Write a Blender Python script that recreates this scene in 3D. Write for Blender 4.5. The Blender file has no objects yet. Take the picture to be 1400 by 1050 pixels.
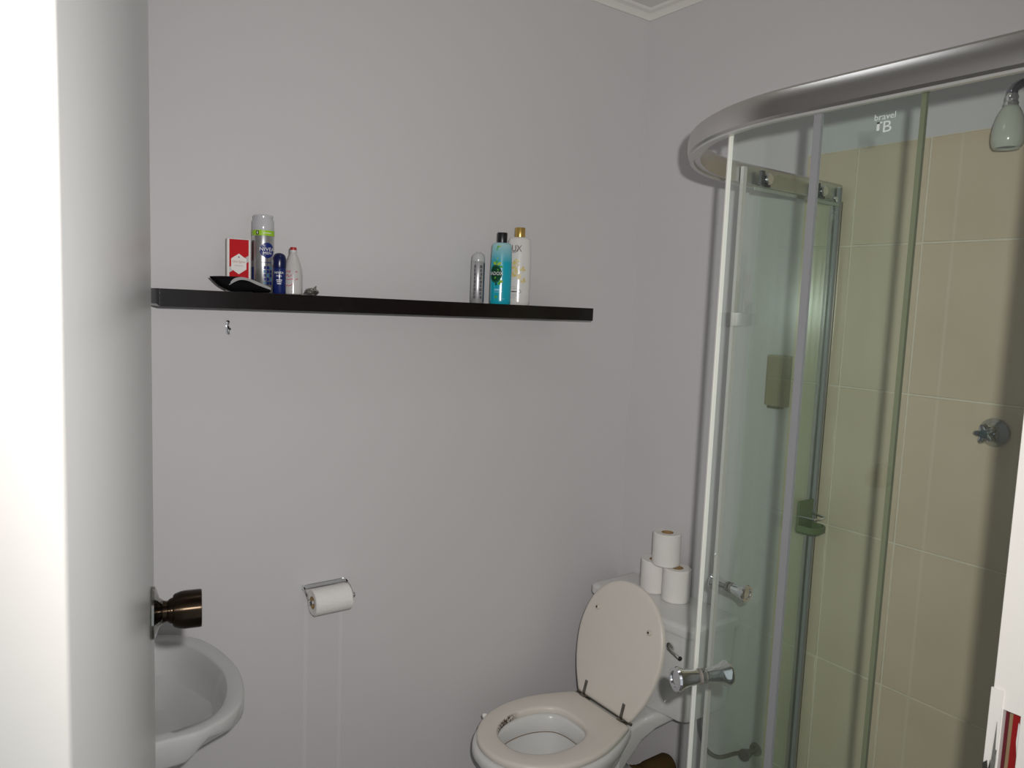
import bpy, bmesh, math, random
from mathutils import Vector, Matrix, noise
random.seed(4)
C = bpy.context.scene
COL = C.collection
pi = math.pi

# ------------------------------------------------------------------ camera
EYE = 1.60
yaw, pit, rol = math.radians(35.82921912), math.radians(-5.86420305), math.radians(2.25308037)
F = Vector((math.sin(yaw)*math.cos(pit), math.cos(yaw)*math.cos(pit), math.sin(pit)))
Rt = Vector((math.cos(yaw), -math.sin(yaw), 0))
Up = Rt.cross(F)
R2 = Rt*math.cos(rol) + Up*math.sin(rol)
U2 = -Rt*math.sin(rol) + Up*math.cos(rol)
cam = bpy.data.cameras.new('camera')
cam.sensor_width = 36.0
cam.lens = 1028.15/1400*36.0
cam.clip_start = 0.02
cam.dof.use_dof = True
cam.dof.focus_distance = 1.9
cam.dof.aperture_fstop = 20
camo = bpy.data.objects.new('camera', cam)
COL.objects.link(camo)
M = Matrix((R2, U2, -F)).transposed().to_4x4()
M.translation = Vector((0, 0, EYE))
camo.matrix_world = M
C.camera = camo

# ------------------------------------------------------------------ light and exposure
w = bpy.data.worlds.new('hall')
C.world = w
w.use_nodes = True
w.node_tree.nodes['Background'].inputs[0].default_value = (0.9, 0.95, 1.0, 1)
w.node_tree.nodes['Background'].inputs[1].default_value = 0.55
# the camera's own flash, up and to the right of the lens
fl = bpy.data.lights.new('camera_flash', 'SPOT')
fl.energy = 36.5
fl.use_nodes = True
lf = fl.node_tree.nodes.new('ShaderNodeLightFalloff')
lf.inputs['Strength'].default_value = 1.0
fl.node_tree.links.new(lf.outputs['Linear'], fl.node_tree.nodes['Emission'].inputs['Strength'])
fl.color = (1.0, 0.965, 0.93)
fl.spot_size = math.radians(124)
fl.spot_blend = 1.0
fl.shadow_soft_size = 0.010
flo = bpy.data.objects.new('camera_flash', fl)
COL.objects.link(flo)
MF = M.copy()
MF.translation = Vector((0, 0, EYE)) + R2*0.050 + U2*0.052
flo.matrix_world = MF
# added fill light below the ceiling, no lamp seen there, weak beside the flash
cl = bpy.data.lights.new('ceiling_fill_light', 'AREA')
cl.shape = 'DISK'
cl.size = 0.32
cl.energy = 0.6
cl.color = (0.93, 0.97, 1.0)
clo = bpy.data.objects.new('ceiling_fill_light', cl)
COL.objects.link(clo)
clo.location = (0.62, 1.0, 2.53)

C.cycles.transparent_max_bounces = 40
C.cycles.max_bounces = 14
C.cycles.glossy_bounces = 6
vs = C.view_settings
vs.view_transform = 'Standard'
vs.look = 'None'
vs.gamma = 1.0
vs.exposure = 0.0
try:
    vs.use_curve_mapping = False
except Exception:
    pass
C.display_settings.display_device = 'sRGB'

# ------------------------------------------------------------------ materials
MATS = {}
def srgb(r, g, b):
    f = lambda c: (c/255/12.92) if c/255 <= 0.04045 else ((c/255+0.055)/1.055)**2.4
    return (f(r), f(g), f(b), 1)

def mat(name, col, rough=0.5, metal=0.0, var=0.0, vscale=8.0, bump=0.0, bscale=200.0, col2=None, coat=0.0, trans=0.0, ior=1.45, spec=0.5):
    if name in MATS:
        return MATS[name]
    m = bpy.data.materials.new(name)
    m.use_nodes = True
    nt = m.node_tree
    b = nt.nodes['Principled BSDF']
    b.inputs['Base Color'].default_value = col
    b.inputs['Roughness'].default_value = rough
    b.inputs['Metallic'].default_value = metal
    b.inputs['Coat Weight'].default_value = coat
    b.inputs['Transmission Weight'].default_value = trans
    b.inputs['IOR'].default_value = ior
    b.inputs['Specular IOR Level'].default_value = spec
    if var > 0 or bump > 0:
        tc = nt.nodes.new('ShaderNodeTexCoord')
    if var > 0:
        n = nt.nodes.new('ShaderNodeTexNoise')
        n.inputs['Scale'].default_value = vscale
        n.inputs['Detail'].default_value = 5
        nt.links.new(tc.outputs['Object'], n.inputs['Vector'])
        mx = nt.nodes.new('ShaderNodeMix')
        mx.data_type = 'RGBA'
        c2 = col2 if col2 else tuple(max(0, c*(1-var)) for c in col[:3]) + (1,)
        mx.inputs['A'].default_value = col
        mx.inputs['B'].default_value = c2
        nt.links.new(n.outputs['Fac'], mx.inputs['Factor'])
        nt.links.new(mx.outputs['Result'], b.inputs['Base Color'])
    if bump > 0:
        n2 = nt.nodes.new('ShaderNodeTexNoise')
        n2.inputs['Scale'].default_value = bscale
        n2.inputs['Detail'].default_value = 3
        nt.links.new(tc.outputs['Object'], n2.inputs['Vector'])
        bp = nt.nodes.new('ShaderNodeBump')
        bp.inputs['Strength'].default_value = bump
        bp.inputs['Distance'].default_value = 0.002
        nt.links.new(n2.outputs['Fac'], bp.inputs['Height'])
        nt.links.new(bp.outputs['Normal'], b.inputs['Normal'])
    MATS[name] = m
    return m

def glass(name, tint, ior=1.5, rough=0.0):
    """thin architectural glass: tinted clear body and a Fresnel shine on each face"""
    m = bpy.data.materials.new(name)
    m.use_nodes = True
    nt = m.node_tree
    nt.nodes.remove(nt.nodes['Principled BSDF'])
    out = nt.nodes['Material Output']
    t = nt.nodes.new('ShaderNodeBsdfTransparent')
    t.inputs[0].default_value = tint
    g = nt.nodes.new('ShaderNodeBsdfGlossy')
    g.inputs['Roughness'].default_value = rough
    g.inputs['Color'].default_value = (0.9, 0.95, 0.92, 1)
    fr = nt.nodes.new('ShaderNodeFresnel')
    ge = nt.nodes.new('ShaderNodeNewGeometry')
    mr = nt.nodes.new('ShaderNodeMapRange')      # same reflectance on both faces of the sheet
    mr.inputs[3].default_value = ior
    mr.inputs[4].default_value = 1/ior
    nt.links.new(ge.outputs['Backfacing'], mr.inputs[0])
    nt.links.new(mr.outputs[0], fr.inputs['IOR'])
    mx = nt.nodes.new('ShaderNodeMixShader')
    nt.links.new(fr.outputs[0], mx.inputs[0])
    nt.links.new(t.outputs[0], mx.inputs[1])
    nt.links.new(g.outputs[0], mx.inputs[2])
    nt.links.new(mx.outputs[0], out.inputs['Surface'])
    MATS[name] = m
    return m

wall_m = mat('wall_paint', (0.60, 0.588, 0.60, 1), 0.42, var=0.05, vscale=1.6, bump=0.10, bscale=60)
# faint paint runs below the roll holder (wear with a shape of its own)
def streaked(name):
    m = wall_m.copy()
    m.name = name
    nt = m.node_tree
    b = nt.nodes['Principled BSDF']
    src = b.inputs['Base Color'].links[0].from_socket
    g = nt.nodes.new('ShaderNodeNewGeometry')
    s = nt.nodes.new('ShaderNodeSeparateXYZ')
    nt.links.new(g.outputs['Position'], s.inputs[0])
    def mth(op, a, bb):
        n = nt.nodes.new('ShaderNodeMath')
        n.operation = op
        for k, v in enumerate((a, bb)):
            if isinstance(v, (int, float)):
                n.inputs[k].default_value = v
            else:
                nt.links.new(v, n.inputs[k])
        return n.outputs[0]
    def band(x0, hw):
        d = mth('ABSOLUTE', mth('SUBTRACT', s.outputs[0], x0), 0)
        mr = nt.nodes.new('ShaderNodeMapRange')
        mr.inputs[1].default_value = hw*0.55
        mr.inputs[2].default_value = hw
        mr.inputs[3].default_value = 1
        mr.inputs[4].default_value = 0
        nt.links.new(d, mr.inputs[0])
        return mr.outputs[0]
    below = mth('LESS_THAN', s.outputs[2], 0.80)
    f = mth('MULTIPLY', mth('ADD', band(0.703, 0.007), band(0.801, 0.006)), below)
    f = mth('MULTIPLY', f, 0.30)
    mx = nt.nodes.new('ShaderNodeMix')
    mx.data_type = 'RGBA'
    nt.links.new(f, mx.inputs['Factor'])
    nt.links.new(src, mx.inputs['A'])
    mx.inputs['B'].default_value = (0.70, 0.69, 0.71, 1)
    nt.links.new(mx.outputs['Result'], b.inputs['Base Color'])
    return m
wall_back_m = streaked('wall_paint_streaked')
ceil_m = mat('ceiling_paint', (0.72, 0.70, 0.67, 1), 0.7, var=0.05, bump=0.1)
cove_m = mat('cornice_paint', (0.72, 0.71, 0.67, 1), 0.6, var=0.04)
tile_m = mat('beige_tile', (0.64, 0.55, 0.42, 1), 0.22, var=0.3, vscale=5.0, col2=(0.52, 0.435, 0.315, 1), bump=0.08, bscale=35)
grout_m = mat('grout', (0.72, 0.66, 0.54, 1), 0.8, var=0.2, vscale=40)
floor_m = mat('floor_tile', (0.30, 0.28, 0.26, 1), 0.4, var=0.3, vscale=6)
door_m = mat('door_paint', (0.74, 0.735, 0.72, 1), 0.30, var=0.04, vscale=3, bump=0.12, bscale=45)
jamb_m = mat('jamb_paint', (0.78, 0.75, 0.70, 1), 0.42, var=0.05, vscale=12, bump=0.15, bscale=60)
chrome_m = mat('chrome', (0.78, 0.79, 0.80, 1), 0.07, metal=1.0)
satin_m = mat('satin_aluminium', (0.60, 0.585, 0.57, 1), 0.30, metal=1.0, bump=0.02, bscale=300)
bronze_m = mat('antique_bronze', (0.07, 0.050, 0.034, 1), 0.3, metal=1.0, var=0.5, vscale=60)
nt_ = bronze_m.node_tree
tg_ = nt_.nodes.new('ShaderNodeTangent')
tg_.direction_type = 'RADIAL'
tg_.axis = 'Y'
nt_.links.new(tg_.outputs[0], nt_.nodes['Principled BSDF'].inputs['Tangent'])
nt_.nodes['Principled BSDF'].inputs['Anisotropic'].default_value = 0.95
nt_.nodes['Principled BSDF'].inputs['Anisotropic Rotation'].default_value = 0.25
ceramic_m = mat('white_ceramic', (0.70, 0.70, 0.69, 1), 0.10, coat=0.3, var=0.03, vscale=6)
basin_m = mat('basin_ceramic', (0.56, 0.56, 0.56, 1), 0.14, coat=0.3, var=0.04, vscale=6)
lid_m = mat('cream_seat_paint', (0.72, 0.675, 0.615, 1), 0.32, var=0.04, vscale=20)
paper_m = mat('tissue_paper', (0.80, 0.78, 0.75, 1), 0.95, var=0.05, vscale=60, bump=0.5, bscale=160)
card_m = mat('cardboard_core', (0.34, 0.22, 0.10, 1), 0.9)
shelf_m = mat('black_brown_wood', (0.009, 0.005, 0.005, 1), 0.2, var=0.6, vscale=30, bump=0.06, bscale=120)
white_pl = mat('white_plastic', (0.80, 0.79, 0.77, 1), 0.35)
grey_pl = mat('grey_plastic', (0.55, 0.55, 0.55, 1), 0.4)
black_pl = mat('black_plastic', (0.012, 0.012, 0.014, 1), 0.3)
seal_m = mat('white_seal_strip', (0.85, 0.83, 0.78, 1), 0.35)
seal2_m = mat('frosted_seal_strip', (0.24, 0.24, 0.25, 1), 0.3)
green_edge_m = mat('glass_edge', (0.19, 0.20, 0.13, 1), 0.2)
tray_m = mat('shower_tray_acrylic', (0.62, 0.62, 0.58, 1), 0.3, var=0.1)
glass_m = glass('shower_glass', (0.971, 0.996, 0.983, 1))
clear_m = glass('clear_bottle_plastic', (0.93, 0.93, 0.93, 1), 1.45, 0.03)
rubber_m = mat('grey_rubber', (0.25, 0.22, 0.2, 1), 0.7)

# ------------------------------------------------------------------ mesh helpers
def link(name, me, m=None, parent=None, loc=None):
    o = bpy.data.objects.new(name, me)
    COL.objects.link(o)
    if me is not None and m is not None:
        me.materials.append(m)
    if parent is not None:
        o.parent = parent
    if loc is not None:
        o.location = loc
    return o

def mesh(name, verts, faces, m, parent=None, smooth=True, angle=35, loc=None):
    me = bpy.data.meshes.new(name)
    me.from_pydata([tuple(v) for v in verts], [], faces)
    bm = bmesh.new()
    bm.from_mesh(me)
    bmesh.ops.recalc_face_normals(bm, faces=bm.faces)
    bm.to_mesh(me)
    bm.free()
    if smooth:
        me.polygons.foreach_set('use_smooth', [True]*len(me.polygons))
        me.set_sharp_from_angle(angle=math.radians(angle))
    return link(name, me, m, parent, loc)

def tag(o, label, cat=None, group=None, kind=None):
    if label:
        o['label'] = label
    if cat:
        o['category'] = cat
    if group:
        o['group'] = group
    if kind:
        o['kind'] = kind
    return o

def empty(name, loc, rz=0.0):
    o = bpy.data.objects.new(name, None)
    COL.objects.link(o)
    o.empty_display_size = 0.05
    o.location = loc
    o.rotation_euler = (0, 0, rz)
    return o

def bbox(name, lo, hi, m, parent=None, bev=0.0, seg=2, loc=None):
    bm = bmesh.new()
    bmesh.ops.create_cube(bm, size=1)
    for v in bm.verts:
        v.co = Vector([lo[k] + (v.co[k]+0.5)*(hi[k]-lo[k]) for k in range(3)])
    if bev > 0:
        bmesh.ops.bevel(bm, geom=list(bm.edges), offset=bev, segments=seg, affect='EDGES', profile=0.5)
    me = bpy.data.meshes.new(name)
    bm.to_mesh(me)
    bm.free()
    if bev > 0:
        me.polygons.foreach_set('use_smooth', [True]*len(me.polygons))
        me.set_sharp_from_angle(angle=math.radians(40))
    return link(name, me, m, parent, loc)

def lathe_geo(prof, n=32, sy=1.0):
    """prof: list of (r, z); returns verts, faces about z"""
    v, f = [], []
    rings = []
    for r, z in prof:
        if r < 1e-6:
            rings.append([len(v)])
            v.append((0, 0, z))
        else:
            rings.append(list(range(len(v), len(v)+n)))
            v += [(r*math.cos(2*pi*k/n), sy*r*math.sin(2*pi*k/n), z) for k in range(n)]
    for a, b in zip(rings, rings[1:]):
        for k in range(n):
            k2 = (k+1) % n
            if len(a) == 1 and len(b) == 1:
                continue
            if len(a) == 1:
                f.append((a[0], b[k], b[k2]))
            elif len(b) == 1:
                f.append((a[k], a[k2], b[0]))
            else:
                f.append((a[k], a[k2], b[k2], b[k]))
    if len(rings[0]) > 1:
        f.append(tuple(reversed(rings[0])))
    if len(rings[-1]) > 1:
        f.append(tuple(rings[-1]))
    return v, f

def xform(v, mtx):
    return [mtx @ Vector(p) for p in v]

def axis_m(origin, axis, up=Vector((0, 0, 1))):
    """matrix that carries +z onto axis"""
    z = Vector(axis).normalized()
    if abs(z.dot(up)) > 0.99:
        up = Vector((0, 1, 0))
    x = up.cross(z).normalized()
    y = z.cross(x)
    m = Matrix((x, y, z)).transposed().to_4x4()
    m.translation = Vector(origin)
    return m

def lathe(name, prof, m, parent=None, n=32, sy=1.0, origin=None, axis=None, angle=35, loc=None):
    v, f = lathe_geo(prof, n, sy)
    if axis is not None:
        v = xform(v, axis_m(origin or (0, 0, 0), axis))
    return mesh(name, v, f, m, parent, angle=angle, loc=loc)

def tube_geo(path, r, n=10, cap=True):
    v, f = [], []
    path = [Vector(p) for p in path]
    rr = r if isinstance(r, (list, tuple)) else [r]*len(path)
    prev = None
    for k, p in enumerate(path):
        t = (path[min(k+1, len(path)-1)] - path[max(k-1, 0)]).normalized()
        if prev is None:
            a = Vector((0, 0, 1)) if abs(t.z) < 0.9 else Vector((1, 0, 0))
            x = t.cross(a).normalized()
        else:
            x = (prev - t*prev.dot(t)).normalized()
        prev = x
        y = t.cross(x)
        v += [p + (x*math.cos(2*pi*q/n) + y*math.sin(2*pi*q/n))*rr[k] for q in range(n)]
    for k in range(len(path)-1):
        for q in range(n):
            q2 = (q+1) % n
            f.append((k*n+q, k*n+q2, (k+1)*n+q2, (k+1)*n+q))
    if cap:
        f.append(tuple(reversed(range(n))))
        f.append(tuple(range((len(path)-1)*n, len(path)*n)))
    return v, f

def tube(name, path, r, m, parent=None, n=10):
    v, f = tube_geo(path, r, n)
    return mesh(name, v, f, m, parent)

def join_geo(*gs):
    V, Fc = [], []
    for v, f in gs:
        o = len(V)
        V += list(v)
        Fc += [tuple(i+o for i in q) for q in f]
    return V, Fc

def box_geo(lo, hi):
    v = [(x, y, z) for x in (lo[0], hi[0]) for y in (lo[1], hi[1]) for z in (lo[2], hi[2])]
    f = [(0, 1, 3, 2), (4, 6, 7, 5), (0, 4, 5, 1), (2, 3, 7, 6), (0, 2, 6, 4), (1, 5, 7, 3)]
    return v, f

def loft(rings, cap0=True, cap1=True, closed=True):
    n = len(rings[0])
    v, f = [], []
    for r in rings:
        v += list(r)
    for a in range(len(rings)-1):
        for k in range(n if closed else n-1):
            k2 = (k+1) % n
            f.append((a*n+k, a*n+k2, (a+1)*n+k2, (a+1)*n+k))
    if cap0:
        f.append(tuple(reversed(range(n))))
    if cap1:
        f.append(tuple(range((len(rings)-1)*n, len(rings)*n)))
    return v, f

def spline(pts, sub=8, closed=False):
    pts = [Vector(p) for p in pts]
    n = len(pts)
    out = []
    rng = n if closed else n-1
    for i in range(rng):
        p0 = pts[(i-1) % n] if (closed or i > 0) else pts[0]
        p1, p2 = pts[i], pts[(i+1) % n]
        p3 = pts[(i+2) % n] if (closed or i+2 < n) else pts[-1]
        for k in range(sub):
            t = k/sub
            out.append(0.5*((2*p1) + (p2-p0)*t + (2*p0-5*p1+4*p2-p3)*t*t + (3*p1-p0-3*p2+p3)*t**3))
    if not closed:
        out.append(pts[-1])
    return out

def resample(poly, n):
    """closed polyline to n points of equal step, starting at poly[0]"""
    poly = [Vector(p) for p in poly]
    q = poly + [poly[0]]
    L = [0]
    for a, b in zip(q, q[1:]):
        L.append(L[-1] + (b-a).length)
    out, j = [], 0
    for k in range(n):
        d = L[-1]*k/n
        while L[j+1] < d:
            j += 1
        t = (d-L[j])/max(1e-9, L[j+1]-L[j])
        out.append(q[j].lerp(q[j+1], t))
    return out

# ---- flat print: text and shapes laid on a label's surface
def text_geo(s, size, sx=1.0, shear=0.0):
    cu = bpy.data.curves.new('tmp_text', 'FONT')
    cu.body = s
    cu.size = size
    cu.align_x = 'CENTER'
    cu.align_y = 'CENTER'
    cu.shear = shear
    cu.resolution_u = 3
    o = bpy.data.objects.new('tmp_text', cu)
    COL.objects.link(o)
    dg = bpy.context.evaluated_depsgraph_get()
    me = bpy.data.meshes.new_from_object(o.evaluated_get(dg))
    v = [(p.co.x*sx, p.co.y) for p in me.vertices]
    f = [tuple(p.vertices) for p in me.polygons]
    bpy.data.objects.remove(o)
    bpy.data.curves.remove(cu)
    bpy.data.meshes.remove(me)
    return v, f

def rect2(u0, v0, u1, v1, nu=6):
    v, f = [], []
    for k in range(nu+1):
        u = u0+(u1-u0)*k/nu
        v += [(u, v0), (u, v1)]
    for k in range(nu):
        f.append((2*k, 2*k+2, 2*k+3, 2*k+1))
    return v, f

def disc2(cu, cv, ru, rv, n=24):
    v = [(cu, cv)]
    f = []
    for rr in (0.5, 1.0):
        v += [(cu+ru*rr*math.cos(2*pi*k/n), cv+rv*rr*math.sin(2*pi*k/n)) for k in range(n)]
    for k in range(n):
        k2 = (k+1) % n
        f.append((0, 1+k, 1+k2))
        f.append((1+k, 1+n+k, 1+n+k2, 1+k2))
    return v, f

def shift2(g, du, dv, rot=0):
    c, s = math.cos(rot), math.sin(rot)
    return [(u*c-v*s+du, u*s+v*c+dv) for u, v in g[0]], g[1]

def wrapped(name, geo, m, parent, ra, rb=None, off=0.0004, ang=0.0):
    """lay 2D print (u across, v up, metres) on an upright elliptic body facing -y"""
    rb = rb or ra
    v = [((ra+off)*math.sin(ang+u/ra), -(rb+off)*math.cos(ang+u/ra), z) for u, z in geo[0]]
    me = bpy.data.meshes.new(name)
    me.from_pydata(v, [], geo[1])
    return link(name, me, m, parent)

def flat(name, geo, m, parent, y, off=0.0004):
    v = [(u, y-off, z) for u, z in geo[0]]
    me = bpy.data.meshes.new(name)
    me.from_pydata(v, [], geo[1])
    return link(name, me, m, parent)

# ------------------------------------------------------------------ the room
XB, YA = 1.854, 1.868            # faces of the right wall and the back wall
XL, Y0, Y1 = -0.05, 0.16, 0.28   # left wall, the two faces of the front wall
ZC = 2.582                       # ceiling
COVE = 2.555

tag(bbox('wall_back', (XL-0.1, YA, 0), (XB+0.1, YA+0.1, ZC), wall_back_m), 'grey back wall carrying the long dark shelf and the paper holder', 'wall', kind='structure')
wr = tag(bbox('wall_right', (XB, -0.6, 0), (XB+0.1, YA, ZC), wall_m), 'grey wall behind the toilet, tiled beige inside the shower', 'wall', kind='structure')
tag(bbox('wall_left', (XL-0.1, Y1, 0), (XL, YA, ZC), wall_m), 'grey side wall hidden behind the open door', 'wall', kind='structure')
v, f = join_geo(box_geo((-0.75, Y0, 0), (-0.03, Y1, ZC)), box_geo((0.84, Y0, 0), (XB, Y1, ZC)), box_geo((-0.03, Y0, 2.08), (0.84, Y1, ZC)))
tag(mesh('wall_front', v, f, wall_m, smooth=False), 'wall around the doorway that the camera looks through', 'wall', kind='structure')
tag(bbox('floor', (-0.75, -0.6, -0.08), (XB+0.1, YA+0.1, 0), floor_m), 'plain grey bathroom floor under the toilet', 'floor', kind='structure')
tag(bbox('ceiling', (XL-0.1, Y0, ZC), (XB+0.1, YA+0.1, ZC+0.08), ceil_m), 'plain pale ceiling above the cornice', 'ceiling', kind='structure')

# cornice: a small concave moulding on each wall
def cornice(name, p0, p1, inw, label):
    p0, p1, inw = Vector(p0), Vector(p1), Vector(inw)
    prof = [(0, 0), (0.006, 0), (0.010, 0.008), (0.018, 0.016), (0.030, 0.020), (0.036, ZC-COVE-0.0005), (0, ZC-COVE-0.0005)]
    ring = lambda p, sgn: [p + inw*a + Vector((0, 0, COVE+b)) + (p1-p0).normalized()*(sgn*a) for a, b in prof]
    v, f = loft([ring(p0, 0), ring(p1, -1)])
    return tag(mesh(name, v, f, cove_m, angle=25), label, 'cornice', kind='structure')
cornice('trim_1', (XL, YA, 0), (XB, YA, 0), (0, -1, 0), 'off-white cornice along the top of the back wall')
cornice('trim_2', (XB, Y1, 0), (XB, YA, 0), (-1, 0, 0), 'off-white cornice along the top of the wall over the shower')

# wall tiles in the shower, each its own piece on the right wall
zj = [0.125, 0.32, 0.685, 1.053, 1.426, 1.789, 2.036]
yj = [1.236, 1.091, 0.912, 0.552, Y1+0.001]
g = 0.0022
# a narrow bright line of light, painted into the tile colour
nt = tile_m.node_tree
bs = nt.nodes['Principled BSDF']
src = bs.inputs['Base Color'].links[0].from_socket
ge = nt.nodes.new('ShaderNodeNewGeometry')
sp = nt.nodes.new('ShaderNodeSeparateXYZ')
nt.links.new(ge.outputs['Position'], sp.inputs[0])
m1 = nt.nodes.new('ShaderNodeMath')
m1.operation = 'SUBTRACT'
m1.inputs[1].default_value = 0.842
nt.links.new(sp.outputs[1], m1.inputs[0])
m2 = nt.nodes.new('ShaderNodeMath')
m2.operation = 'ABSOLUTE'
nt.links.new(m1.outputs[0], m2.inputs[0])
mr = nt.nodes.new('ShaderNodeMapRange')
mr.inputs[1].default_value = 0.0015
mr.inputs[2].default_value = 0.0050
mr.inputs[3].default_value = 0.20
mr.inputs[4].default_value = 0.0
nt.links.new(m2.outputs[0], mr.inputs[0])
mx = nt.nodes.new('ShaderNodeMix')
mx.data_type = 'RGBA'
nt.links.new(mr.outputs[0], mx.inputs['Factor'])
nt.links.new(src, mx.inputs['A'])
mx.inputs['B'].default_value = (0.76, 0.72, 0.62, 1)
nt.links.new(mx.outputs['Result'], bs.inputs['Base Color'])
bbox('grout_bed', (XB-0.0065, yj[-1], zj[0]), (XB, yj[0], zj[-1]), grout_m, wr)
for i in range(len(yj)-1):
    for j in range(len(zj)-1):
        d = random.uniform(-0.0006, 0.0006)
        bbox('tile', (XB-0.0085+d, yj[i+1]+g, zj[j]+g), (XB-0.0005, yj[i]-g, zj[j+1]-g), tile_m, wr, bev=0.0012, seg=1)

# door frame, left side next to the lens
v, f = join_geo(box_geo((-0.03, 0.150, 0), (0.0125, 0.287, 2.08)), box_geo((-0.09, 0.138, 0), (0.0115, 0.150, 2.10)))
tag(mesh('trim_3', v, f, jamb_m, smooth=False), 'bright white door frame filling the left edge of the view', 'door frame', kind='structure')

# door frame, right side with the worn lock recess
rj = empty('trim_4', (0.80, 0.22, 0))
tag(rj, 'chipped white door frame on the right with a red-painted lock recess', 'door frame', kind='structure')
def jl(x0, y0, z0, x1, y1, z1):
    return box_geo((x0-0.80, y0-0.22, z0), (x1-0.80, y1-0.22, z1))
zt = 1.232
v, f = join_geo(jl(0.80, 0.150, 0, 0.84, 0.2615, 2.08), jl(0.80, 0.2765, 0, 0.84, 0.2875, zt), jl(0.80, 0.2615, zt, 0.84, 0.2865, 2.08), jl(0.803, 0.2615, 0, 0.84, 0.2765, 1.10), jl(0.812, 0.2615, 1.10, 0.84, 0.2765, zt), jl(0.7985, 0.2775, 1.10, 0.8002, 0.2882, 1.250))
mesh('jamb_post', v, f, jamb_m, rj, smooth=False)
red_m = mat('old_red_paint', (0.30, 0.006, 0.008, 1), 0.35, var=0.4, vscale=40)
wood_m = mat('bare_wood', (0.36, 0.25, 0.14, 1), 0.8, var=0.4, vscale=50)
# recess floor: dark edge, bare wood, red paint
for nm, y0_, y1_, m_, x_ in (('dark_paint', 0.2738, 0.2766, mat('dark_red_paint', (0.10, 0.006, 0.012, 1), 0.4), 0.8075), ('bare_wood', 0.2698, 0.2738, wood_m, 0.8095), ('red_paint', 0.2614, 0.2698, red_m, 0.8065)):
    o = mesh(nm, *jl(x_, y0_, 1.10, 0.8121, y1_, zt-0.0015), m_, rj, smooth=False)
    if nm == 'red_paint':
        o['label'] = 'old red paint in the lock recess'
# chipped paint flakes
def flake(name, pts, m_, x=0.7983, th=0.0012):
    pts = [Vector((x-0.80, a-0.22, b)) for a, b in pts]
    r2 = [p + Vector((th, 0, 0)) for p in pts]
    v, f = loft([pts, r2])
    return mesh(name, v, f, m_, rj, smooth=False)
flake('paint_chip', [(0.2646, 1.222), (0.2622, 1.218), (0.2620, 1.196), (0.2636, 1.190), (0.2650, 1.203)], white_pl, x=0.8056)
dirty_m = mat('bare_grey_primer', (0.22, 0.22, 0.20, 1), 0.8, var=0.7, vscale=160)
flake('bare_patch', [(0.2800, 1.218), (0.2790, 1.190), (0.2778, 1.19), (0.2780, 1.15), (0.2790, 1.12), (0.2830, 1.13), (0.2822, 1.16), (0.2812, 1.19)], dirty_m, x=0.7978)
flake('splinter', [(0.2885, 1.172), (0.2850, 1.176), (0.2835, 1.166), (0.2822, 1.178), (0.2815, 1.160), (0.2850, 1.158), (0.2876, 1.154)], mat('dark_chip', (0.03, 0.03, 0.025, 1), 0.8), x=0.7974)

# ------------------------------------------------------------------ the open door with its knob
hx, hy, ex, ey = 0.0135, 0.292, 0.1862, 1.045
dl = math.hypot(ex-hx, ey-hy)
da = math.atan2(ey-hy, ex-hx)
door = empty('door_1', (hx, hy, 0), da)      # local x runs along the leaf, local -y is the visible face
tag(door, 'pale grey painted door standing open on the left with a bronze knob', 'door', kind='structure')
bbox('door_leaf', (0, 0.0, 0.012), (dl, 0.036, 2.03), door_m, door, bev=0.002)
kn = empty('door_knob', (0.703, 0, 1.207))
kn.parent = door
kn['label'] = 'dark bronze knob on a bright rose'
lathe('rose', [(0, 0), (0.0315, 0), (0.0325, 0.002), (0.0315, 0.0045), (0.026, 0.0065), (0.018, 0.009), (0.0145, 0.013), (0, 0.013)], mat('bright_nickel', (0.42, 0.42, 0.40, 1), 0.12, metal=1, var=0.4, vscale=90), kn, axis=(0, -1, 0), n=40)
lathe('neck', [(0, 0.010), (0.0165, 0.010), (0.0135, 0.014), (0.0125, 0.018), (0.0150, 0.021), (0.0160, 0.0235), (0.0155, 0.026), (0, 0.026)], bronze_m, kn, axis=(0, -1, 0), n=40)
lathe('grip', [(0, 0.0245), (0.0185, 0.0245), (0.0205, 0.0265), (0.0228, 0.033), (0.0235, 0.038), (0.0235, 0.0555), (0.0230, 0.0575), (0.0195, 0.0580), (0.0185, 0.0565), (0, 0.0565)], bronze_m, kn, axis=(0, -1, 0), n=48, angle=25)

# ------------------------------------------------------------------ wall shelf
SZ = 1.6095
sh = empty('wall_shelf', (0.313, YA, SZ))
sh.rotation_euler = (0, 0.0042, 0)
tag(sh, 'long dark brown floating shelf on the back wall holding toiletries', 'shelf')
L = 1.204
v, f = [], []
prof = [(-0.168, 0), (0, 0), (0, -0.0372), (-0.168, -0.0372)]
r0 = [(0.0, y, z) for y, z in prof]
r0b = [(0.0, y, z*0.86) for y, z in prof]
r1 = [(0.006, y, z) for y, z in prof]
r2 = [(L, y, z) for y, z in prof]
v, f = loft([r0b, r1, r2])
mesh('board', v, f, shelf_m, sh, smooth=False)
pale_edge = mat('worn_shelf_edge', (0.09, 0.075, 0.075, 1), 0.5)
bbox('edge_band', (0.0065, -0.1684, -0.0350), (L-0.0002, -0.1679, -0.0006), shelf_m, sh)
bbox('wall_bracket', (0.03, -0.003, -0.0385), (L-0.03, -0.0005, -0.0371), mat('bracket_grey', (0.35, 0.35, 0.35, 1), 0.5), sh)
def st(x):                       # height of the shelf's top at x
    return SZ - 0.0042*(x-0.313) + 0.0004

def face(x, y, extra=0.0):
    return -math.atan2(x, y) + extra

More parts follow.
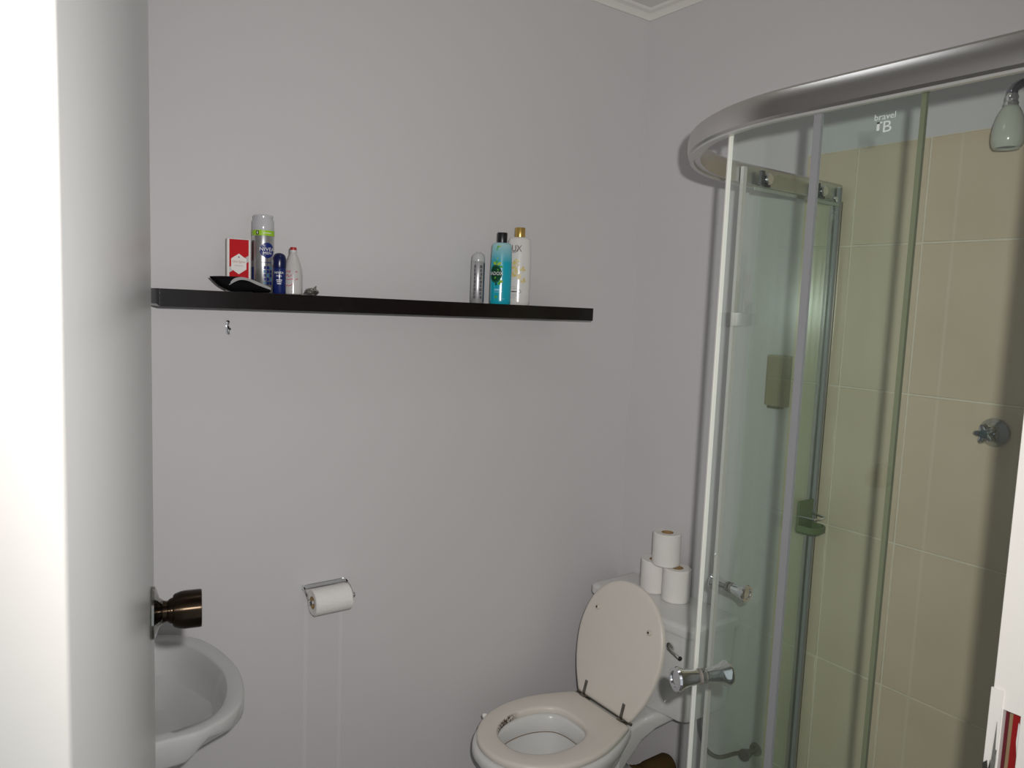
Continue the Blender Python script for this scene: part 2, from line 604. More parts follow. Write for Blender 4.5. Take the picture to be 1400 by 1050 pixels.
# aftershave box (stands behind the pouch)
x, y = 0.507, 1.805
b = empty('aftershave_box', (x, y, st(x)), face(x, y, 0.10))
tag(b, 'red and white aftershave box with a hexagonal label at the left of the shelf', 'box')
red_card = mat('red_card', (0.50, 0.006, 0.012, 1), 0.6, spec=0.15)
white_card = mat('white_card', (0.66, 0.64, 0.61, 1), 0.45)
grey_card = mat('silver_card', (0.36, 0.36, 0.37, 1), 0.35)
bbox('carton', (-0.0255, -0.016, 0), (0.0255, 0.016, 0.122), white_card, b, bev=0.0006, seg=1)
flat('red_panel', rect2(-0.0205, 0.002, 0.0215, 0.1205), red_card, b, -0.016)
hexv = [(0.0195*math.cos(pi/6+k*pi/3)*0.98, 0.0235*math.sin(pi/6+k*pi/3)) for k in range(6)]
flat('grey_ribbon', ([(-0.0205, 0.044), (-0.0205, 0.056), (0.0215, 0.084), (0.0215, 0.070)], [(0, 1, 2, 3)]), grey_card, b, -0.0162)
flat('label_hexagon', ([(u, v_+0.064) for u, v_ in hexv], [tuple(range(6))]), mat('label_white', (0.72, 0.69, 0.66, 1), 0.5), b, -0.0164)
ink = mat('faded_red_ink', (0.42, 0.16, 0.13, 1), 0.6)
flat('lettering', shift2(text_geo('Old Spice', 0.0072), 0, 0.069), ink, b, -0.0168)
flat('lettering', shift2(text_geo('ORIGINAL', 0.0042), 0, 0.060), mat('grey_ink', (0.3, 0.3, 0.3, 1), 0.6), b, -0.0168)
flat('emblem', disc2(0, 0.0795, 0.0016, 0.0016, 10), mat('navy_ink', (0.01, 0.015, 0.07, 1), 0.5), b, -0.0168)
flat('flap_line', rect2(-0.0255, 0.1195, 0.0255, 0.1205), grey_card, b, -0.0163)

# shaving gel can
x, y = 0.560, 1.790
b = empty('shaving_gel_can', (x, y, st(x)), face(x, y))
tag(b, 'tall silver shaving gel can with a lime band and round blue logo', 'spray can')
silver_m = mat('brushed_silver_can', (0.58, 0.58, 0.59, 1), 0.26, metal=0.85, var=0.05, vscale=40)
lathe('can', [(0, 0), (0.0235, 0), (0.0247, 0.002), (0.0247, 0.139), (0.0238, 0.143), (0, 0.143)], silver_m, b, n=40)
cap_clear = mat('smoky_clear_cap', (0.50, 0.50, 0.52, 1), 0.15, coat=0.4)
lathe('cap', [(0.0242, 0.143), (0.0246, 0.144), (0.0243, 0.165), (0.0222, 0.170), (0.0218, 0.1735), (0.0226, 0.1755), (0.0219, 0.1790), (0.0175, 0.1802), (0, 0.1802)], cap_clear, b, n=40)
wrapped('lime_band', rect2(-0.0380, 0.1320, 0.0380, 0.1440, 24), mat('lime_print', (0.33, 0.58, 0.02, 1), 0.35), b, 0.0248)
navy = mat('navy_print', (0.008, 0.022, 0.16, 1), 0.3)
whitep = mat('white_print', (0.80, 0.80, 0.80, 1), 0.4)
wrapped('icon_square', rect2(-0.0165, 0.1335, -0.0098, 0.1425), black_pl, b, 0.0248, off=0.0007)
wrapped('icon_mark', rect2(-0.0142, 0.1352, -0.0120, 0.1410), whitep, b, 0.0248, off=0.0009)
wrapped('lime_lettering', rect2(0.000, 0.1372, 0.019, 0.1386), whitep, b, 0.0248, off=0.0007)
wrapped('logo_disc', disc2(0.0095, 0.0985, 0.0176, 0.0176), navy, b, 0.0247, off=0.0006)
wrapped('lettering', shift2(text_geo('NIVEA', 0.0116, 1.12), 0.0095, 0.1005), whitep, b, 0.0247, off=0.0010)
wrapped('lettering', shift2(text_geo('MEN', 0.0086, 1.15), 0.0095, 0.0918), whitep, b, 0.0247, off=0.0010)
wrapped('text_line', rect2(-0.004, 0.0700, 0.020, 0.0715), navy, b, 0.0247)
teal = mat('teal_print', (0.05, 0.18, 0.30, 1), 0.4)
for r_ in range(5):
    for c_ in range(3):
        wrapped('print_square', rect2(0.001+c_*0.0072, 0.0200+r_*0.0088, 0.0066+c_*0.0072, 0.0268+r_*0.0088, 3), navy if (r_+c_) % 3 else teal, b, 0.0247)
wrapped('red_patch', rect2(-0.036, 0.075, -0.026, 0.118), mat('dark_red_print', (0.12, 0.02, 0.03, 1), 0.3), b, 0.0247)
wrapped('blue_patch', rect2(-0.036, 0.030, -0.024, 0.060), navy, b, 0.0247)

# black pouch with a grey stripe, lying in front of the box
x, y = 0.492, 1.735
b = empty('folded_pouch', (x, y, st(x)), 0.0)
tag(b, 'black fabric pouch with a grey stripe lying under the red box', 'pouch')
cloth_m = mat('black_cloth', (0.005, 0.005, 0.006, 1), 0.9, spec=0.1, bump=0.3, bscale=300)
stripe_m = mat('grey_trim', (0.33, 0.33, 0.33, 1), 0.7)
top = spline([(-0.0635, 0.0315, 0), (-0.045, 0.0330, 0), (-0.022, 0.0335, 0), (0.002, 0.0330, 0), (0.030, 0.0255, 0), (0.062, 0.0130, 0)], 6)
bot = spline([(-0.0635, 0.0300, 0), (-0.052, 0.0120, 0), (-0.040, 0.0012, 0), (0.000, 0.0005, 0), (0.035, 0.0005, 0), (0.062, 0.0008, 0)], 6)
rings = []
for t_, b_ in zip(top, bot):
    zc, hh = (t_.y+b_.y)/2, max(0.0009, (t_.y-b_.y)/2)
    wd = 0.022*min(1, hh/0.006)**0.5
    rings.append([Vector((t_.x, wd*math.cos(2*pi*k/16), zc + hh*math.sin(2*pi*k/16))) for k in range(16)])
v, f = loft(rings)
mesh('pouch_body', v, f, cloth_m, b, angle=60)
up_ = spline([(-0.030, 0.0150, 0), (-0.022, 0.0262, 0), (-0.008, 0.0322, 0), (0.008, 0.0312, 0), (0.030, 0.0245, 0), (0.062, 0.0125, 0)], 6)
lo_ = spline([(-0.029, 0.0140, 0), (-0.018, 0.0215, 0), (-0.006, 0.0262, 0), (0.010, 0.0252, 0), (0.032, 0.0165, 0), (0.062, 0.0070, 0)], 6)
ra_ = [Vector((p.x, -0.0208-0.002*math.sin(pi*k/len(up_)), p.y)) for k, p in enumerate(up_)]
rb_ = [Vector((p.x, -0.0222-0.002*math.sin(pi*k/len(up_)), p.y)) for k, p in enumerate(lo_)]
back = [p + Vector((0, 0.012, 0)) for p in ra_]
back2 = [p + Vector((0, 0.012, 0)) for p in rb_]
v, f = loft([ra_, rb_, back2, back, ra_], False, False, closed=False)
mesh('stripe', v, f, stripe_m, b, angle=60)

# roll-on deodorant
x, y = 0.576, 1.722
b = empty('roll_on_deodorant', (x, y, st(x)), face(x, y))
tag(b, 'small navy blue roll-on deodorant with a domed cap, in front of the silver can', 'deodorant')
navy_pl = mat('navy_plastic', (0.008, 0.018, 0.115, 1), 0.22)
navy_dark = mat('navy_dark_plastic', (0.004, 0.008, 0.055, 1), 0.25)
lathe('bottle', [(0, 0), (0.0135, 0), (0.0146, 0.002), (0.0146, 0.056), (0.0142, 0.058), (0, 0.058)], navy_pl, b, n=32)
lathe('cap', [(0.0146, 0.0583), (0.0150, 0.060), (0.0150, 0.074), (0.0144, 0.081), (0.0125, 0.0865), (0.009, 0.0902), (0.004, 0.0920), (0, 0.0922)], navy_dark, b, n=32)
wrapped('lettering', shift2(text_geo('NIVEA', 0.0075), -0.001, 0.047), whitep, b, 0.0146)
wrapped('lettering', shift2(text_geo('MEN', 0.0060), -0.001, 0.0395), whitep, b, 0.0146)
for k in range(3):
    wrapped('text_line', rect2(-0.007+0.001*k, 0.0300-0.0042*k, 0.006-0.001*k, 0.0316-0.0042*k), whitep, b, 0.0146)

# clear bottle with a red cap
x, y = 0.616, 1.745
b = empty('clear_bottle', (x, y, st(x)), face(x, y))
tag(b, 'clear tapered bottle with red cap and red script on its side', 'bottle')
milky = mat('milky_plastic', (0.52, 0.51, 0.50, 1), 0.15, coat=0.5)
lathe('bottle', [(0, 0), (0.0195, 0), (0.0215, 0.002), (0.0218, 0.044), (0.0205, 0.056), (0.0165, 0.072), (0.0115, 0.086), (0.0078, 0.0945), (0.0072, 0.0985), (0, 0.0985)], milky, b, n=32)
lathe('neck_ring', [(0, 0.0975), (0.0080, 0.0975), (0.0084, 0.0995), (0.0078, 0.1025), (0, 0.1025)], grey_pl, b, n=24)
lathe('cap', [(0, 0.1025), (0.0076, 0.1025), (0.0078, 0.1035), (0.0070, 0.1090), (0, 0.1092)], mat('red_cap', (0.42, 0.015, 0.02, 1), 0.35), b, n=24)
redp = mat('red_script', (0.50, 0.03, 0.05, 1), 0.45)
def stroke2(pts, w_=0.0007):
    p = spline([(a, c, 0) for a, c in pts], 5)
    v_, f_ = [], []
    for k, q in enumerate(p):
        t = (p[min(k+1, len(p)-1)] - p[max(k-1, 0)])
        n_ = Vector((-t.y, t.x, 0)).normalized()*w_
        v_ += [(q.x-n_.x, q.y-n_.y), (q.x+n_.x, q.y+n_.y)]
    for k in range(len(p)-1):
        f_.append((2*k, 2*k+1, 2*k+3, 2*k+2))
    return v_, f_
for pts in ([(-0.017, 0.050), (-0.012, 0.053), (-0.008, 0.050), (-0.007, 0.055)], [(-0.018, 0.041), (-0.012, 0.045), (-0.010, 0.040), (-0.003, 0.045)], [(-0.016, 0.034), (-0.008, 0.034), (0.000, 0.036)], [(-0.020, 0.018), (-0.018, 0.015), (-0.015, 0.021), (-0.008, 0.019), (-0.002, 0.024)], [(0.005, 0.033), (0.009, 0.036), (0.0105, 0.034)], [(0.005, 0.052), (0.008, 0.053), (0.0085, 0.050)]):
    wrapped('red_script', stroke2(pts), redp, b, 0.0218)

# crumpled foil wrapper
x, y = 0.660, 1.74
b = empty('foil_wrapper', (x, y, st(x)))
tag(b, 'small crumpled silver wrapper beside the clear bottle', 'wrapper')
bm = bmesh.new()
bmesh.ops.create_icosphere(bm, subdivisions=3, radius=1)
for q in bm.verts:
    n_ = noise.noise(q.co*2.3+Vector((3, 1, 5)))*0.5 + noise.noise(q.co*5)*0.22
    q.co = q.co*(1+n_)
    q.co = Vector((q.co.x*0.0150, q.co.y*0.010, max(0, 0.0078+q.co.z*0.0085)))
me = bpy.data.meshes.new('crumpled_foil')
bm.to_mesh(me)
bm.free()
link('crumpled_foil', me, mat('dull_foil', (0.42, 0.40, 0.37, 1), 0.3, metal=0.8, var=0.7, vscale=120), b)
lathe('foil_twist', [(0, 0), (0.002, 0), (0.0035, 0.004), (0.001, 0.010), (0, 0.011)], MATS['dull_foil'], b, n=8, origin=(0.005, -0.002, 0.013), axis=(0.5, 0, 1))

# silver deodorant can (right group)
x, y = 1.150, 1.775
b = empty('deodorant_can', (x, y, st(x)), face(x, y))
tag(b, 'slim silver deodorant can with a rounded top, left of the turquoise bottle', 'spray can')
can2 = mat('grey_metal_can', (0.50, 0.50, 0.51, 1), 0.25, metal=0.45, var=0.1, vscale=50)
lathe('can', [(0, 0), (0.0178, 0), (0.0188, 0.002), (0.0188, 0.112), (0.0180, 0.114), (0, 0.114)], can2, b, n=36)
lathe('cap', [(0.0180, 0.1143), (0.0184, 0.116), (0.0180, 0.125), (0.0162, 0.132), (0.0125, 0.1365), (0.0070, 0.1392), (0.0066, 0.1415), (0, 0.1420)], mat('pale_grey_cap', (0.46, 0.47, 0.48, 1), 0.2, coat=0.3), b, n=36)
dk = mat('dark_grey_print', (0.10, 0.10, 0.11, 1), 0.4)
for k in range(9):
    z_ = 0.100-k*0.0105
    wrapped('print_line', rect2(-0.0115, z_-0.0042, -0.0058 - 0.0012*(k % 2), z_+0.0042, 3), dk, b, 0.0188)
    wrapped('print_line', rect2(0.0045+0.001*(k % 3), z_-0.0040, 0.0125-0.0015*(k % 2), z_+0.0038, 4), dk, b, 0.0188)
wrapped('dark_side', rect2(0.0165, 0.004, 0.0230, 0.110, 4), mat('navy_grey_print', (0.03, 0.05, 0.09, 1), 0.3), b, 0.0188)

# turquoise shower gel bottle
x, y = 1.221, 1.765
b = empty('shower_gel_bottle', (x, y, st(x)), face(x, y))
tag(b, 'turquoise shower gel bottle with black cap and round green emblem', 'bottle')
def oval_bottle(parent, m_body, m_cap, a, bb, hb, rcap, hcap, cap_a):
    prof = [(0, 0), (a*0.93, 0), (a*0.99, 0.003), (a, 0.010), (a, hb*0.55), (a*0.965, hb*0.80), (a*0.92, hb*0.945), (a*0.80, hb*0.985), (a*0.50, hb), (0, hb)]
    v, f = lathe_geo(prof, 48, bb/a)
    mesh('body', v, f, m_body, parent, angle=50)
    lathe('cap', [(0, hb-0.001), (rcap*0.97, hb-0.001), (rcap, hb+0.001), (rcap, hb+hcap-0.0015), (rcap*0.96, hb+hcap), (0, hb+hcap)], m_cap, parent, n=40, sy=cap_a)
# body turns from white at the shoulder to turquoise below
def grad_mat(name, lo, hi, z0, z1):
    m = mat(name, lo, 0.18, coat=0.4)
    nt = m.node_tree
    tc = nt.nodes.new('ShaderNodeTexCoord')
    s = nt.nodes.new('ShaderNodeSeparateXYZ')
    mr = nt.nodes.new('ShaderNodeMapRange')
    mr.inputs[1].default_value = z0
    mr.inputs[2].default_value = z1
    mx = nt.nodes.new('ShaderNodeMix')
    mx.data_type = 'RGBA'
    mx.inputs['A'].default_value = lo
    mx.inputs['B'].default_value = hi
    nt.links.new(tc.outputs['Object'], s.inputs[0])
    nt.links.new(s.outputs[2], mr.inputs[0])
    nt.links.new(mr.outputs[0], mx.inputs['Factor'])
    nt.links.new(mx.outputs['Result'], nt.nodes['Principled BSDF'].inputs['Base Color'])
    return m
turq = grad_mat('turquoise_print', (0.01, 0.36, 0.47, 1), (0.33, 0.55, 0.58, 1), 0.115, 0.165)
oval_bottle(b, turq, black_pl, 0.0300, 0.0200, 0.172, 0.0142, 0.0275, 0.8)
gdark = mat('dark_green_print', (0.008, 0.055, 0.030, 1), 0.6, spec=0.1)
leaf = mat('leaf_green_print', (0.10, 0.38, 0.05, 1), 0.6, spec=0.1)
leaf2 = mat('lime_leaf_print', (0.34, 0.50, 0.06, 1), 0.6, spec=0.1)
wrapped('emblem_disc', disc2(-0.0165, 0.0840, 0.0190, 0.0250, 32), gdark, b, 0.0300, 0.0200, off=0.0006)
ring_v, ring_f = [], []
for k in range(33):
    a_ = 2*pi*k/32
    ring_v += [(-0.0165+0.0172*math.cos(a_), 0.084+0.0228*math.sin(a_)), (-0.0165+0.0160*math.cos(a_), 0.084+0.0214*math.sin(a_))]
ring_f = [(2*k, 2*k+1, 2*k+3, 2*k+2) for k in range(32)]
wrapped('emblem_ring', (ring_v, ring_f), mat('mid_green_print', (0.03, 0.16, 0.07, 1), 0.6, spec=0.1), b, 0.0300, 0.0200, off=0.0008)
wrapped('lettering', shift2(text_geo('RADOX', 0.0135, 0.92), -0.0165, 0.0845), whitep, b, 0.0300, 0.0200, off=0.0011)
def leaf2d(cu, cv, L_, w_, rot):
    pts = [(-L_/2, 0), (-L_/4, w_*0.8), (L_/8, w_), (L_/2, 0), (L_/8, -w_), (-L_/4, -w_*0.8)]
    return shift2((pts, [tuple(range(6))]), cu, cv, rot)
for cu, cv, L_, w_, rot, m_ in ((-0.013, 0.117, 0.012, 0.003, 1.2, leaf), (-0.019, 0.113, 0.013, 0.004, 2.4, leaf2), (-0.006, 0.112, 0.015, 0.004, 0.6, leaf2), (0.000, 0.104, 0.010, 0.003, -0.4, leaf), (-0.011, 0.126, 0.006, 0.0016, 1.0, leaf2), (-0.011, 0.158, 0.010, 0.0022, 1.3, leaf), (-0.006, 0.160, 0.009, 0.0018, 0.2, leaf2), (-0.013, 0.151, 0.008, 0.0014, 1.6, leaf), (-0.004, 0.058, 0.012, 0.0045, 0.8, leaf), (0.001, 0.063, 0.011, 0.004, -0.5, leaf2), (-0.013, 0.0555, 0.009, 0.003, 1.6, gdark), (-0.012, 0.020, 0.009, 0.0042, 1.4, leaf), (-0.009, 0.095, 0.007, 0.002, 2.0, leaf), (-0.016, 0.073, 0.008, 0.0025, 0.9, leaf)):
    wrapped('leaf_print', leaf2d(cu, cv, L_, w_, rot), m_, b, 0.0300, 0.0200, off=0.0013)
pale_blue = mat('pale_blue_print', (0.25, 0.55, 0.72, 1), 0.4)
wrapped('text_line', rect2(-0.018, 0.0375, -0.002, 0.0420), pale_blue, b, 0.0300, 0.0200)
wrapped('text_line', rect2(-0.017, 0.0325, 0.002, 0.0336), pale_blue, b, 0.0300, 0.0200)
wrapped('text_line', rect2(0.004, 0.0140, 0.012, 0.0152), pale_blue, b, 0.0300, 0.0200)

# white body wash bottle
x, y = 1.304, 1.795
b = empty('body_wash_bottle', (x, y, st(x)), face(x, y))
tag(b, 'tall white body wash bottle with gold cap and yellow floral print', 'bottle')
pearl = mat('pearl_white_plastic', (0.66, 0.65, 0.63, 1), 0.16, coat=0.4)
gold_m = mat('gold_cap', (0.50, 0.33, 0.09, 1), 0.25, metal=0.55)
oval_bottle(b, pearl, gold_m, 0.0350, 0.0215, 0.196, 0.0148, 0.0270, 0.8)
brown = mat('brown_ink', (0.06, 0.03, 0.02, 1), 0.4)
wrapped('lettering', shift2(text_geo('LUX', 0.0265, 0.80), -0.0135, 0.1610), brown, b, 0.0335, 0.0208, off=0.0020)
wrapped('flourish', stroke2([(-0.024, 0.152), (-0.016, 0.1500), (-0.008, 0.154), (-0.002, 0.168)], 0.0006), brown, b, 0.0335, 0.0208, off=0.0022)
yl = mat('yellow_bloom_print', (0.60, 0.47, 0.16, 1), 0.4)
yl2 = mat('pale_yellow_print', (0.62, 0.55, 0.34, 1), 0.4)
rnd = random.Random(3)
for cu, cv, R_ in ((-0.013, 0.112, 0.016), (-0.004, 0.086, 0.015), (0.012, 0.102, 0.010), (-0.022, 0.092, 0.012), (0.014, 0.070, 0.010), (-0.006, 0.125, 0.009)):
    for k in range(6):
        a_ = k*pi/3 + rnd.random()
        wrapped('petal_print', leaf2d(cu+R_*0.5*math.cos(a_), cv+R_*0.6*math.sin(a_), R_, R_*0.24, a_), yl if k % 2 else yl2, b, 0.0350, 0.0215, off=0.0005+0.0001*k)
for z_, u0, u1 in ((0.052, -0.020, -0.002), (0.047, -0.020, -0.004), (0.030, -0.020, -0.003), (0.026, -0.020, -0.002), (0.020, -0.020, -0.006)):
    wrapped('text_line', rect2(u0, z_, u1, z_+0.0010), MATS['grey_ink'], b, 0.0350, 0.0215)
wrapped('dark_text', rect2(-0.020, 0.0365, -0.003, 0.0395), brown, b, 0.0350, 0.0215)
wrapped('drop_mark', stroke2([(0.004, 0.0455), (-0.0005, 0.038), (0.004, 0.0345), (0.0085, 0.038), (0.004, 0.0455)], 0.0005), brown, b, 0.0350, 0.0215)

# ------------------------------------------------------------------ hook under the shelf
b = empty('wall_hook', (0.4995, YA, 1.524))
tag(b, 'tiny chrome hook screwed to the wall under the shelf', 'hook')
bbox('back_plate', (-0.0035, -0.003, -0.016), (0.0035, 0, 0.013), chrome_m, b, bev=0.001)
lathe('top_stud', [(0, 0), (0.003, 0), (0.0048, 0.004), (0.0045, 0.008), (0, 0.009)], chrome_m, b, n=16, origin=(-0.001, -0.002, 0.012), axis=(0, -1, 0.1))
tube('peg', [(0, -0.003, 0.006), (0, -0.010, 0.002), (0, -0.013, -0.006), (0, -0.012, -0.013), (0.001, -0.015, -0.016)], [0.0022, 0.0024, 0.0026, 0.0024, 0.0028], chrome_m, b)
lathe('screw_head', [(0, 0), (0.003, 0), (0.0034, 0.002), (0.002, 0.004), (0, 0.0042)], black_pl, b, n=12, origin=(0.0048, -0.0005, -0.004), axis=(0, -1, 0))

# ------------------------------------------------------------------ toilet roll holder and its roll
sat_ch = mat('worn_chrome', (0.66, 0.67, 0.69, 1), 0.22, metal=0.65)
b = empty('roll_holder', (0.75, YA, 0.852))
tag(b, 'chrome toilet paper holder on the back wall below the shelf', 'holder')
xl, xr = -0.060, 0.056
bbox('wall_plate', (xl, -0.004, -0.018), (xr, 0, -0.004), chrome_m, b, bev=0.0015)
for nm, xx, dx in (('left_arm', xl, 0.004), ('right_arm', xr, 0.010)):
    a0 = [(xx, -0.006, -0.008), (xx+dx*0.2, -0.020, -0.010), (xx+dx*0.7, -0.040, -0.026), (xx+dx*0.9, -0.052, -0.038)]
    rings = []
    for k, p in enumerate(spline(a0, 4)):
        wv = 0.008 + 0.006*math.sin(pi*k/12)
        rings.append([p + Vector((sx*0.0016, sy*wv*0.6, sy2*wv)) for sx, sy, sy2 in ((-1, -1, -0.5), (1, -1, -0.5), (1, 1, 0.5), (-1, 1, 0.5))])
    v, f = loft(rings)
    mesh('arm', v, f, chrome_m, b, angle=50)
    lathe('end_boss', [(0, 0), (0.006, 0), (0.0075, 0.003), (0.006, 0.006), (0, 0.007)], chrome_m, b, n=18, origin=(xx+dx*0.9-0.003, -0.052, -0.036), axis=(1, 0, 0))
tube('bar', [(xl, -0.009, -0.009), (0, -0.009, -0.009), (xr, -0.009, -0.009)], 0.0046, sat_ch, b, n=12)
tube('spindle', [(xl+0.003, -0.052, -0.036), (xr+0.008, -0.052, -0.036)], 0.005, grey_pl, b, n=12)

def roll_mesh(rad, hgt, core=0.019):
    n = 40
    prof = [(core, 0.001), (rad-0.003, 0.0), (rad, 0.003), (rad, hgt-0.003), (rad-0.003, hgt), (core, hgt-0.001)]
    v = [(r*math.cos(2*pi*k/n), r*math.sin(2*pi*k/n), z) for r, z in prof for k in range(n)]
    m_ = len(prof)
    f = [(a*n+k, a*n+(k+1) % n, ((a+1) % m_)*n+(k+1) % n, ((a+1) % m_)*n+k) for a in range(m_) for k in range(n)]
    return v, f
def core_mesh(core, hgt, z0=0.0):
    n = 24
    prof = [(core, z0+0.0005), (core, hgt-0.0005), (core-0.0012, hgt-0.0005), (core-0.0012, z0+0.0005)]
    v = [(r*math.cos(2*pi*k/n), r*math.sin(2*pi*k/n), z) for r, z in prof for k in range(n)]
    f = [(a*n+k, a*n+(k+1) % n, ((a+1) % 4)*n+(k+1) % n, ((a+1) % 4)*n+k) for a in range(4) for k in range(n)]
    return v, f

b = empty('toilet_roll', (0.699, YA-0.0515, 0.8155))
tag(b, 'half used white toilet roll hanging on the chrome holder', 'toilet roll')
ax = axis_m((0, 0, 0), (1, 0, 0))
v, f = roll_mesh(0.0345, 0.101, 0.0165)
mesh('paper', xform(v, ax), f, paper_m, b)
v, f = core_mesh(0.0165, 0.101)
mesh('core', xform(v, ax), f, card_m, b)
tail = [Vector((0, -0.0347*math.cos(a_), -0.0347*math.sin(a_))) for a_ in [k*pi/2/8 for k in range(0, 7)]]
r_a = [Vector((0.001, p.y, p.z)) for p in tail]
r_b = [Vector((0.100, p.y, p.z)) for p in tail]
r_c = [p*1.0 + Vector((0, -0.0006, -0.0004)) for p in r_b]
r_d = [p*1.0 + Vector((0, -0.0006, -0.0004)) for p in r_a]
v, f = loft([r_a, r_b, r_c, r_d, r_a], False, False, closed=False)
mesh('loose_sheet', v, f, paper_m, b)

# ------------------------------------------------------------------ wash basin
b = empty('wash_basin', (0.0, 1.60, 0.0))
tag(b, 'white wall-hung wash basin with a rounded front, half hidden behind the door', 'basin')
half = [(-0.048, 0.216), (0.10, 0.2155), (0.20, 0.2155), (0.270, 0.2145), (0.306, 0.2170), (0.328, 0.2155), (0.346, 0.2080), (0.366, 0.1985), (0.392, 0.1800), (0.416, 0.1500), (0.434, 0.1050), (0.446, 0.0500), (0.450, 0.0)]
near = spline([(a, -c, 0) for a, c in half], 5)
far = spline([(a, c*1.205, 0) for a, c in reversed(half)], 5)
outl = near + far[1:]
outer = resample(outl, 120)
inner = [(0.06, -0.150, 0), (0.16, -0.176, 0), (0.266, -0.184, 0), (0.310, -0.180, 0), (0.345, -0.172, 0), (0.378, -0.140, 0), (0.402, -0.085, 0), (0.415, -0.02, 0)]
inn = spline(inner + [(a, -c*1.205, 0) for a, c, _ in reversed(inner)], 6, closed=True)
inn = resample(inn, 120)
cen = Vector((0.20, 0, 0))
# match start angles
def align(ring, c):
    ang = lambda p: math.atan2(p.y-c.y, p.x-c.x)
    out = []
    for k in range(120):
        a_ = 2*pi*k/120 - pi
        d = Vector((math.cos(a_), math.sin(a_), 0))
        best = None
        for p, q in zip(ring, ring[1:]+ring[:1]):
            e = q-p
            den = d.x*e.y - d.y*e.x
            if abs(den) < 1e-12:
                continue
            w_ = p-c
            t = (w_.x*e.y - w_.y*e.x)/den
            s_ = (w_.x*d.y - w_.y*d.x)/den
            if t > 0 and -1e-6 <= s_ <= 1+1e-6:
                best = t if best is None else max(best, t)
        out.append(c + d*best)
    return out
outer = align(outl, cen)
inn = align(inn, cen)
RZ = 0.80
def apron(p):
    """how far the skirt drops: deeper on the shoulders than round the bowl front"""
    t = min(1, max(0, (p.x-0.295)/0.045))
    t = t*t*(3-2*t)
    u = min(1, max(0, (p.x-0.34)/0.06))
    return 0.054*(1-t) + (0.022+0.014*u)*t
rings = []
def shrink(ring, s_, z, sx=None):
    return [Vector((cen.x+(p.x-cen.x)*(sx or s_), p.y*s_, z)) for p in ring]
bot_z = lambda p: RZ-apron(p)
rings.append(shrink(outer, 0.22, 0.63))
rings.append(shrink(outer, 0.36, 0.65))
rings.append(shrink(outer, 0.58, 0.69))
rings.append([Vector((cen.x+(p.x-cen.x)*0.84, p.y*0.84, min(0.742, bot_z(p)-0.004))) for p in outer])
rings.append([Vector((cen.x+(p.x-cen.x)*0.985, p.y*0.985, bot_z(p)-0.001)) for p in outer])
rings.append([Vector((p.x, p.y, bot_z(p)+0.004)) for p in outer])
rings.append([Vector((p.x, p.y, RZ-0.007)) for p in outer])
rings.append([Vector((cen.x+(p.x-cen.x)*0.994, p.y*0.994, RZ-0.002)) for p in outer])
rings.append([Vector((cen.x+(p.x-cen.x)*0.978, p.y*0.978, RZ)) for p in outer])
rings.append([p*1.0 + Vector((0, 0, RZ-0.001)) for p in [q.lerp(o_, 0.12) for q, o_ in zip(inn, outer)]])
rings.append([Vector((p.x, p.y, RZ-0.006)) for p in inn])
rings.append(shrink(inn, 0.965, RZ-0.030))
rings.append(shrink(inn, 0.90, RZ-0.070))
rings.append(shrink(inn, 0.76, RZ-0.105))
rings.append(shrink(inn, 0.50, RZ-0.126))
rings.append(shrink(inn, 0.15, RZ-0.134))
for r in rings:
    for p in r:
        p.x = max(p.x, -0.0495)
v, f = loft(rings)
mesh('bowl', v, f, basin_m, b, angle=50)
lathe('drain', [(0, 0), (0.022, 0), (0.022, 0.003), (0.014, 0.004), (0.012, 0.002), (0, 0.002)], chrome_m, b, n=24, loc=(0.2, 0, RZ-0.1345))
tube('waste_pipe', [(0.2, 0, 0.634), (0.2, 0, 0.52), (0.17, 0, 0.47), (0.10, 0, 0.46), (0.05, 0, 0.49), (-0.049, 0, 0.50)], 0.018, white_pl, b, n=14)

# ------------------------------------------------------------------ toilet
T = empty('toilet', (1.40, 1.578, 0))
tag(T, 'white toilet with its cream lid raised against the tank', 'toilet')
def tp(pts):
    return [(a-1.40, c, 0) for a, c in pts]
seat_h = [(1.100, 0.0), (1.106, 0.045), (1.130, 0.092), (1.175, 0.136), (1.235, 0.166), (1.305, 0.178), (1.380, 0.172), (1.450, 0.150), (1.520, 0.120)]
hole_h = [(1.165, 0.0), (1.170, 0.038), (1.195, 0.074), (1.240, 0.100), (1.295, 0.108), (1.350, 0.100), (1.395, 0.074), (1.412, 0.038), (1.415, 0.0)]
def sym(h, straight):
    a = spline(tp(h), 8)
    bk = [Vector((p.x, -p.y, 0)) for p in reversed(a)]
    return a + (bk if straight else bk[1:])[:-1]
so = resample(sym(seat_h, True), 96)
hi_ = resample(sym(hole_h, False), 96)
def off(ring, d):
    """outward offset of a ring"""
    out = []
    n = len(ring)
    for k, p in enumerate(ring):
        t = (ring[(k+1) % n] - ring[k-1])
        nn = Vector((t.y, -t.x, 0)).normalized()
        if nn.dot(p) < 0:
            nn = -nn
        out.append(p + nn*d)
    return out
def at(ring, z):
    return [Vector((p.x, p.y, z)) for p in ring]
z0, z1 = 0.384, 0.404
cs = [at(off(so, -0.004), z0), at(so, z0+0.004), at(so, z1-0.006), at(off(so, -0.003), z1-0.0015), at(off(so, -0.010), z1), at(off(hi_, 0.010), z1), at(off(hi_, 0.003), z1-0.002), at(hi_, z1-0.007), at(hi_, z0+0.002), at(off(hi_, 0.004), z0)]
v, f = loft(cs+[cs[0]], False, False)
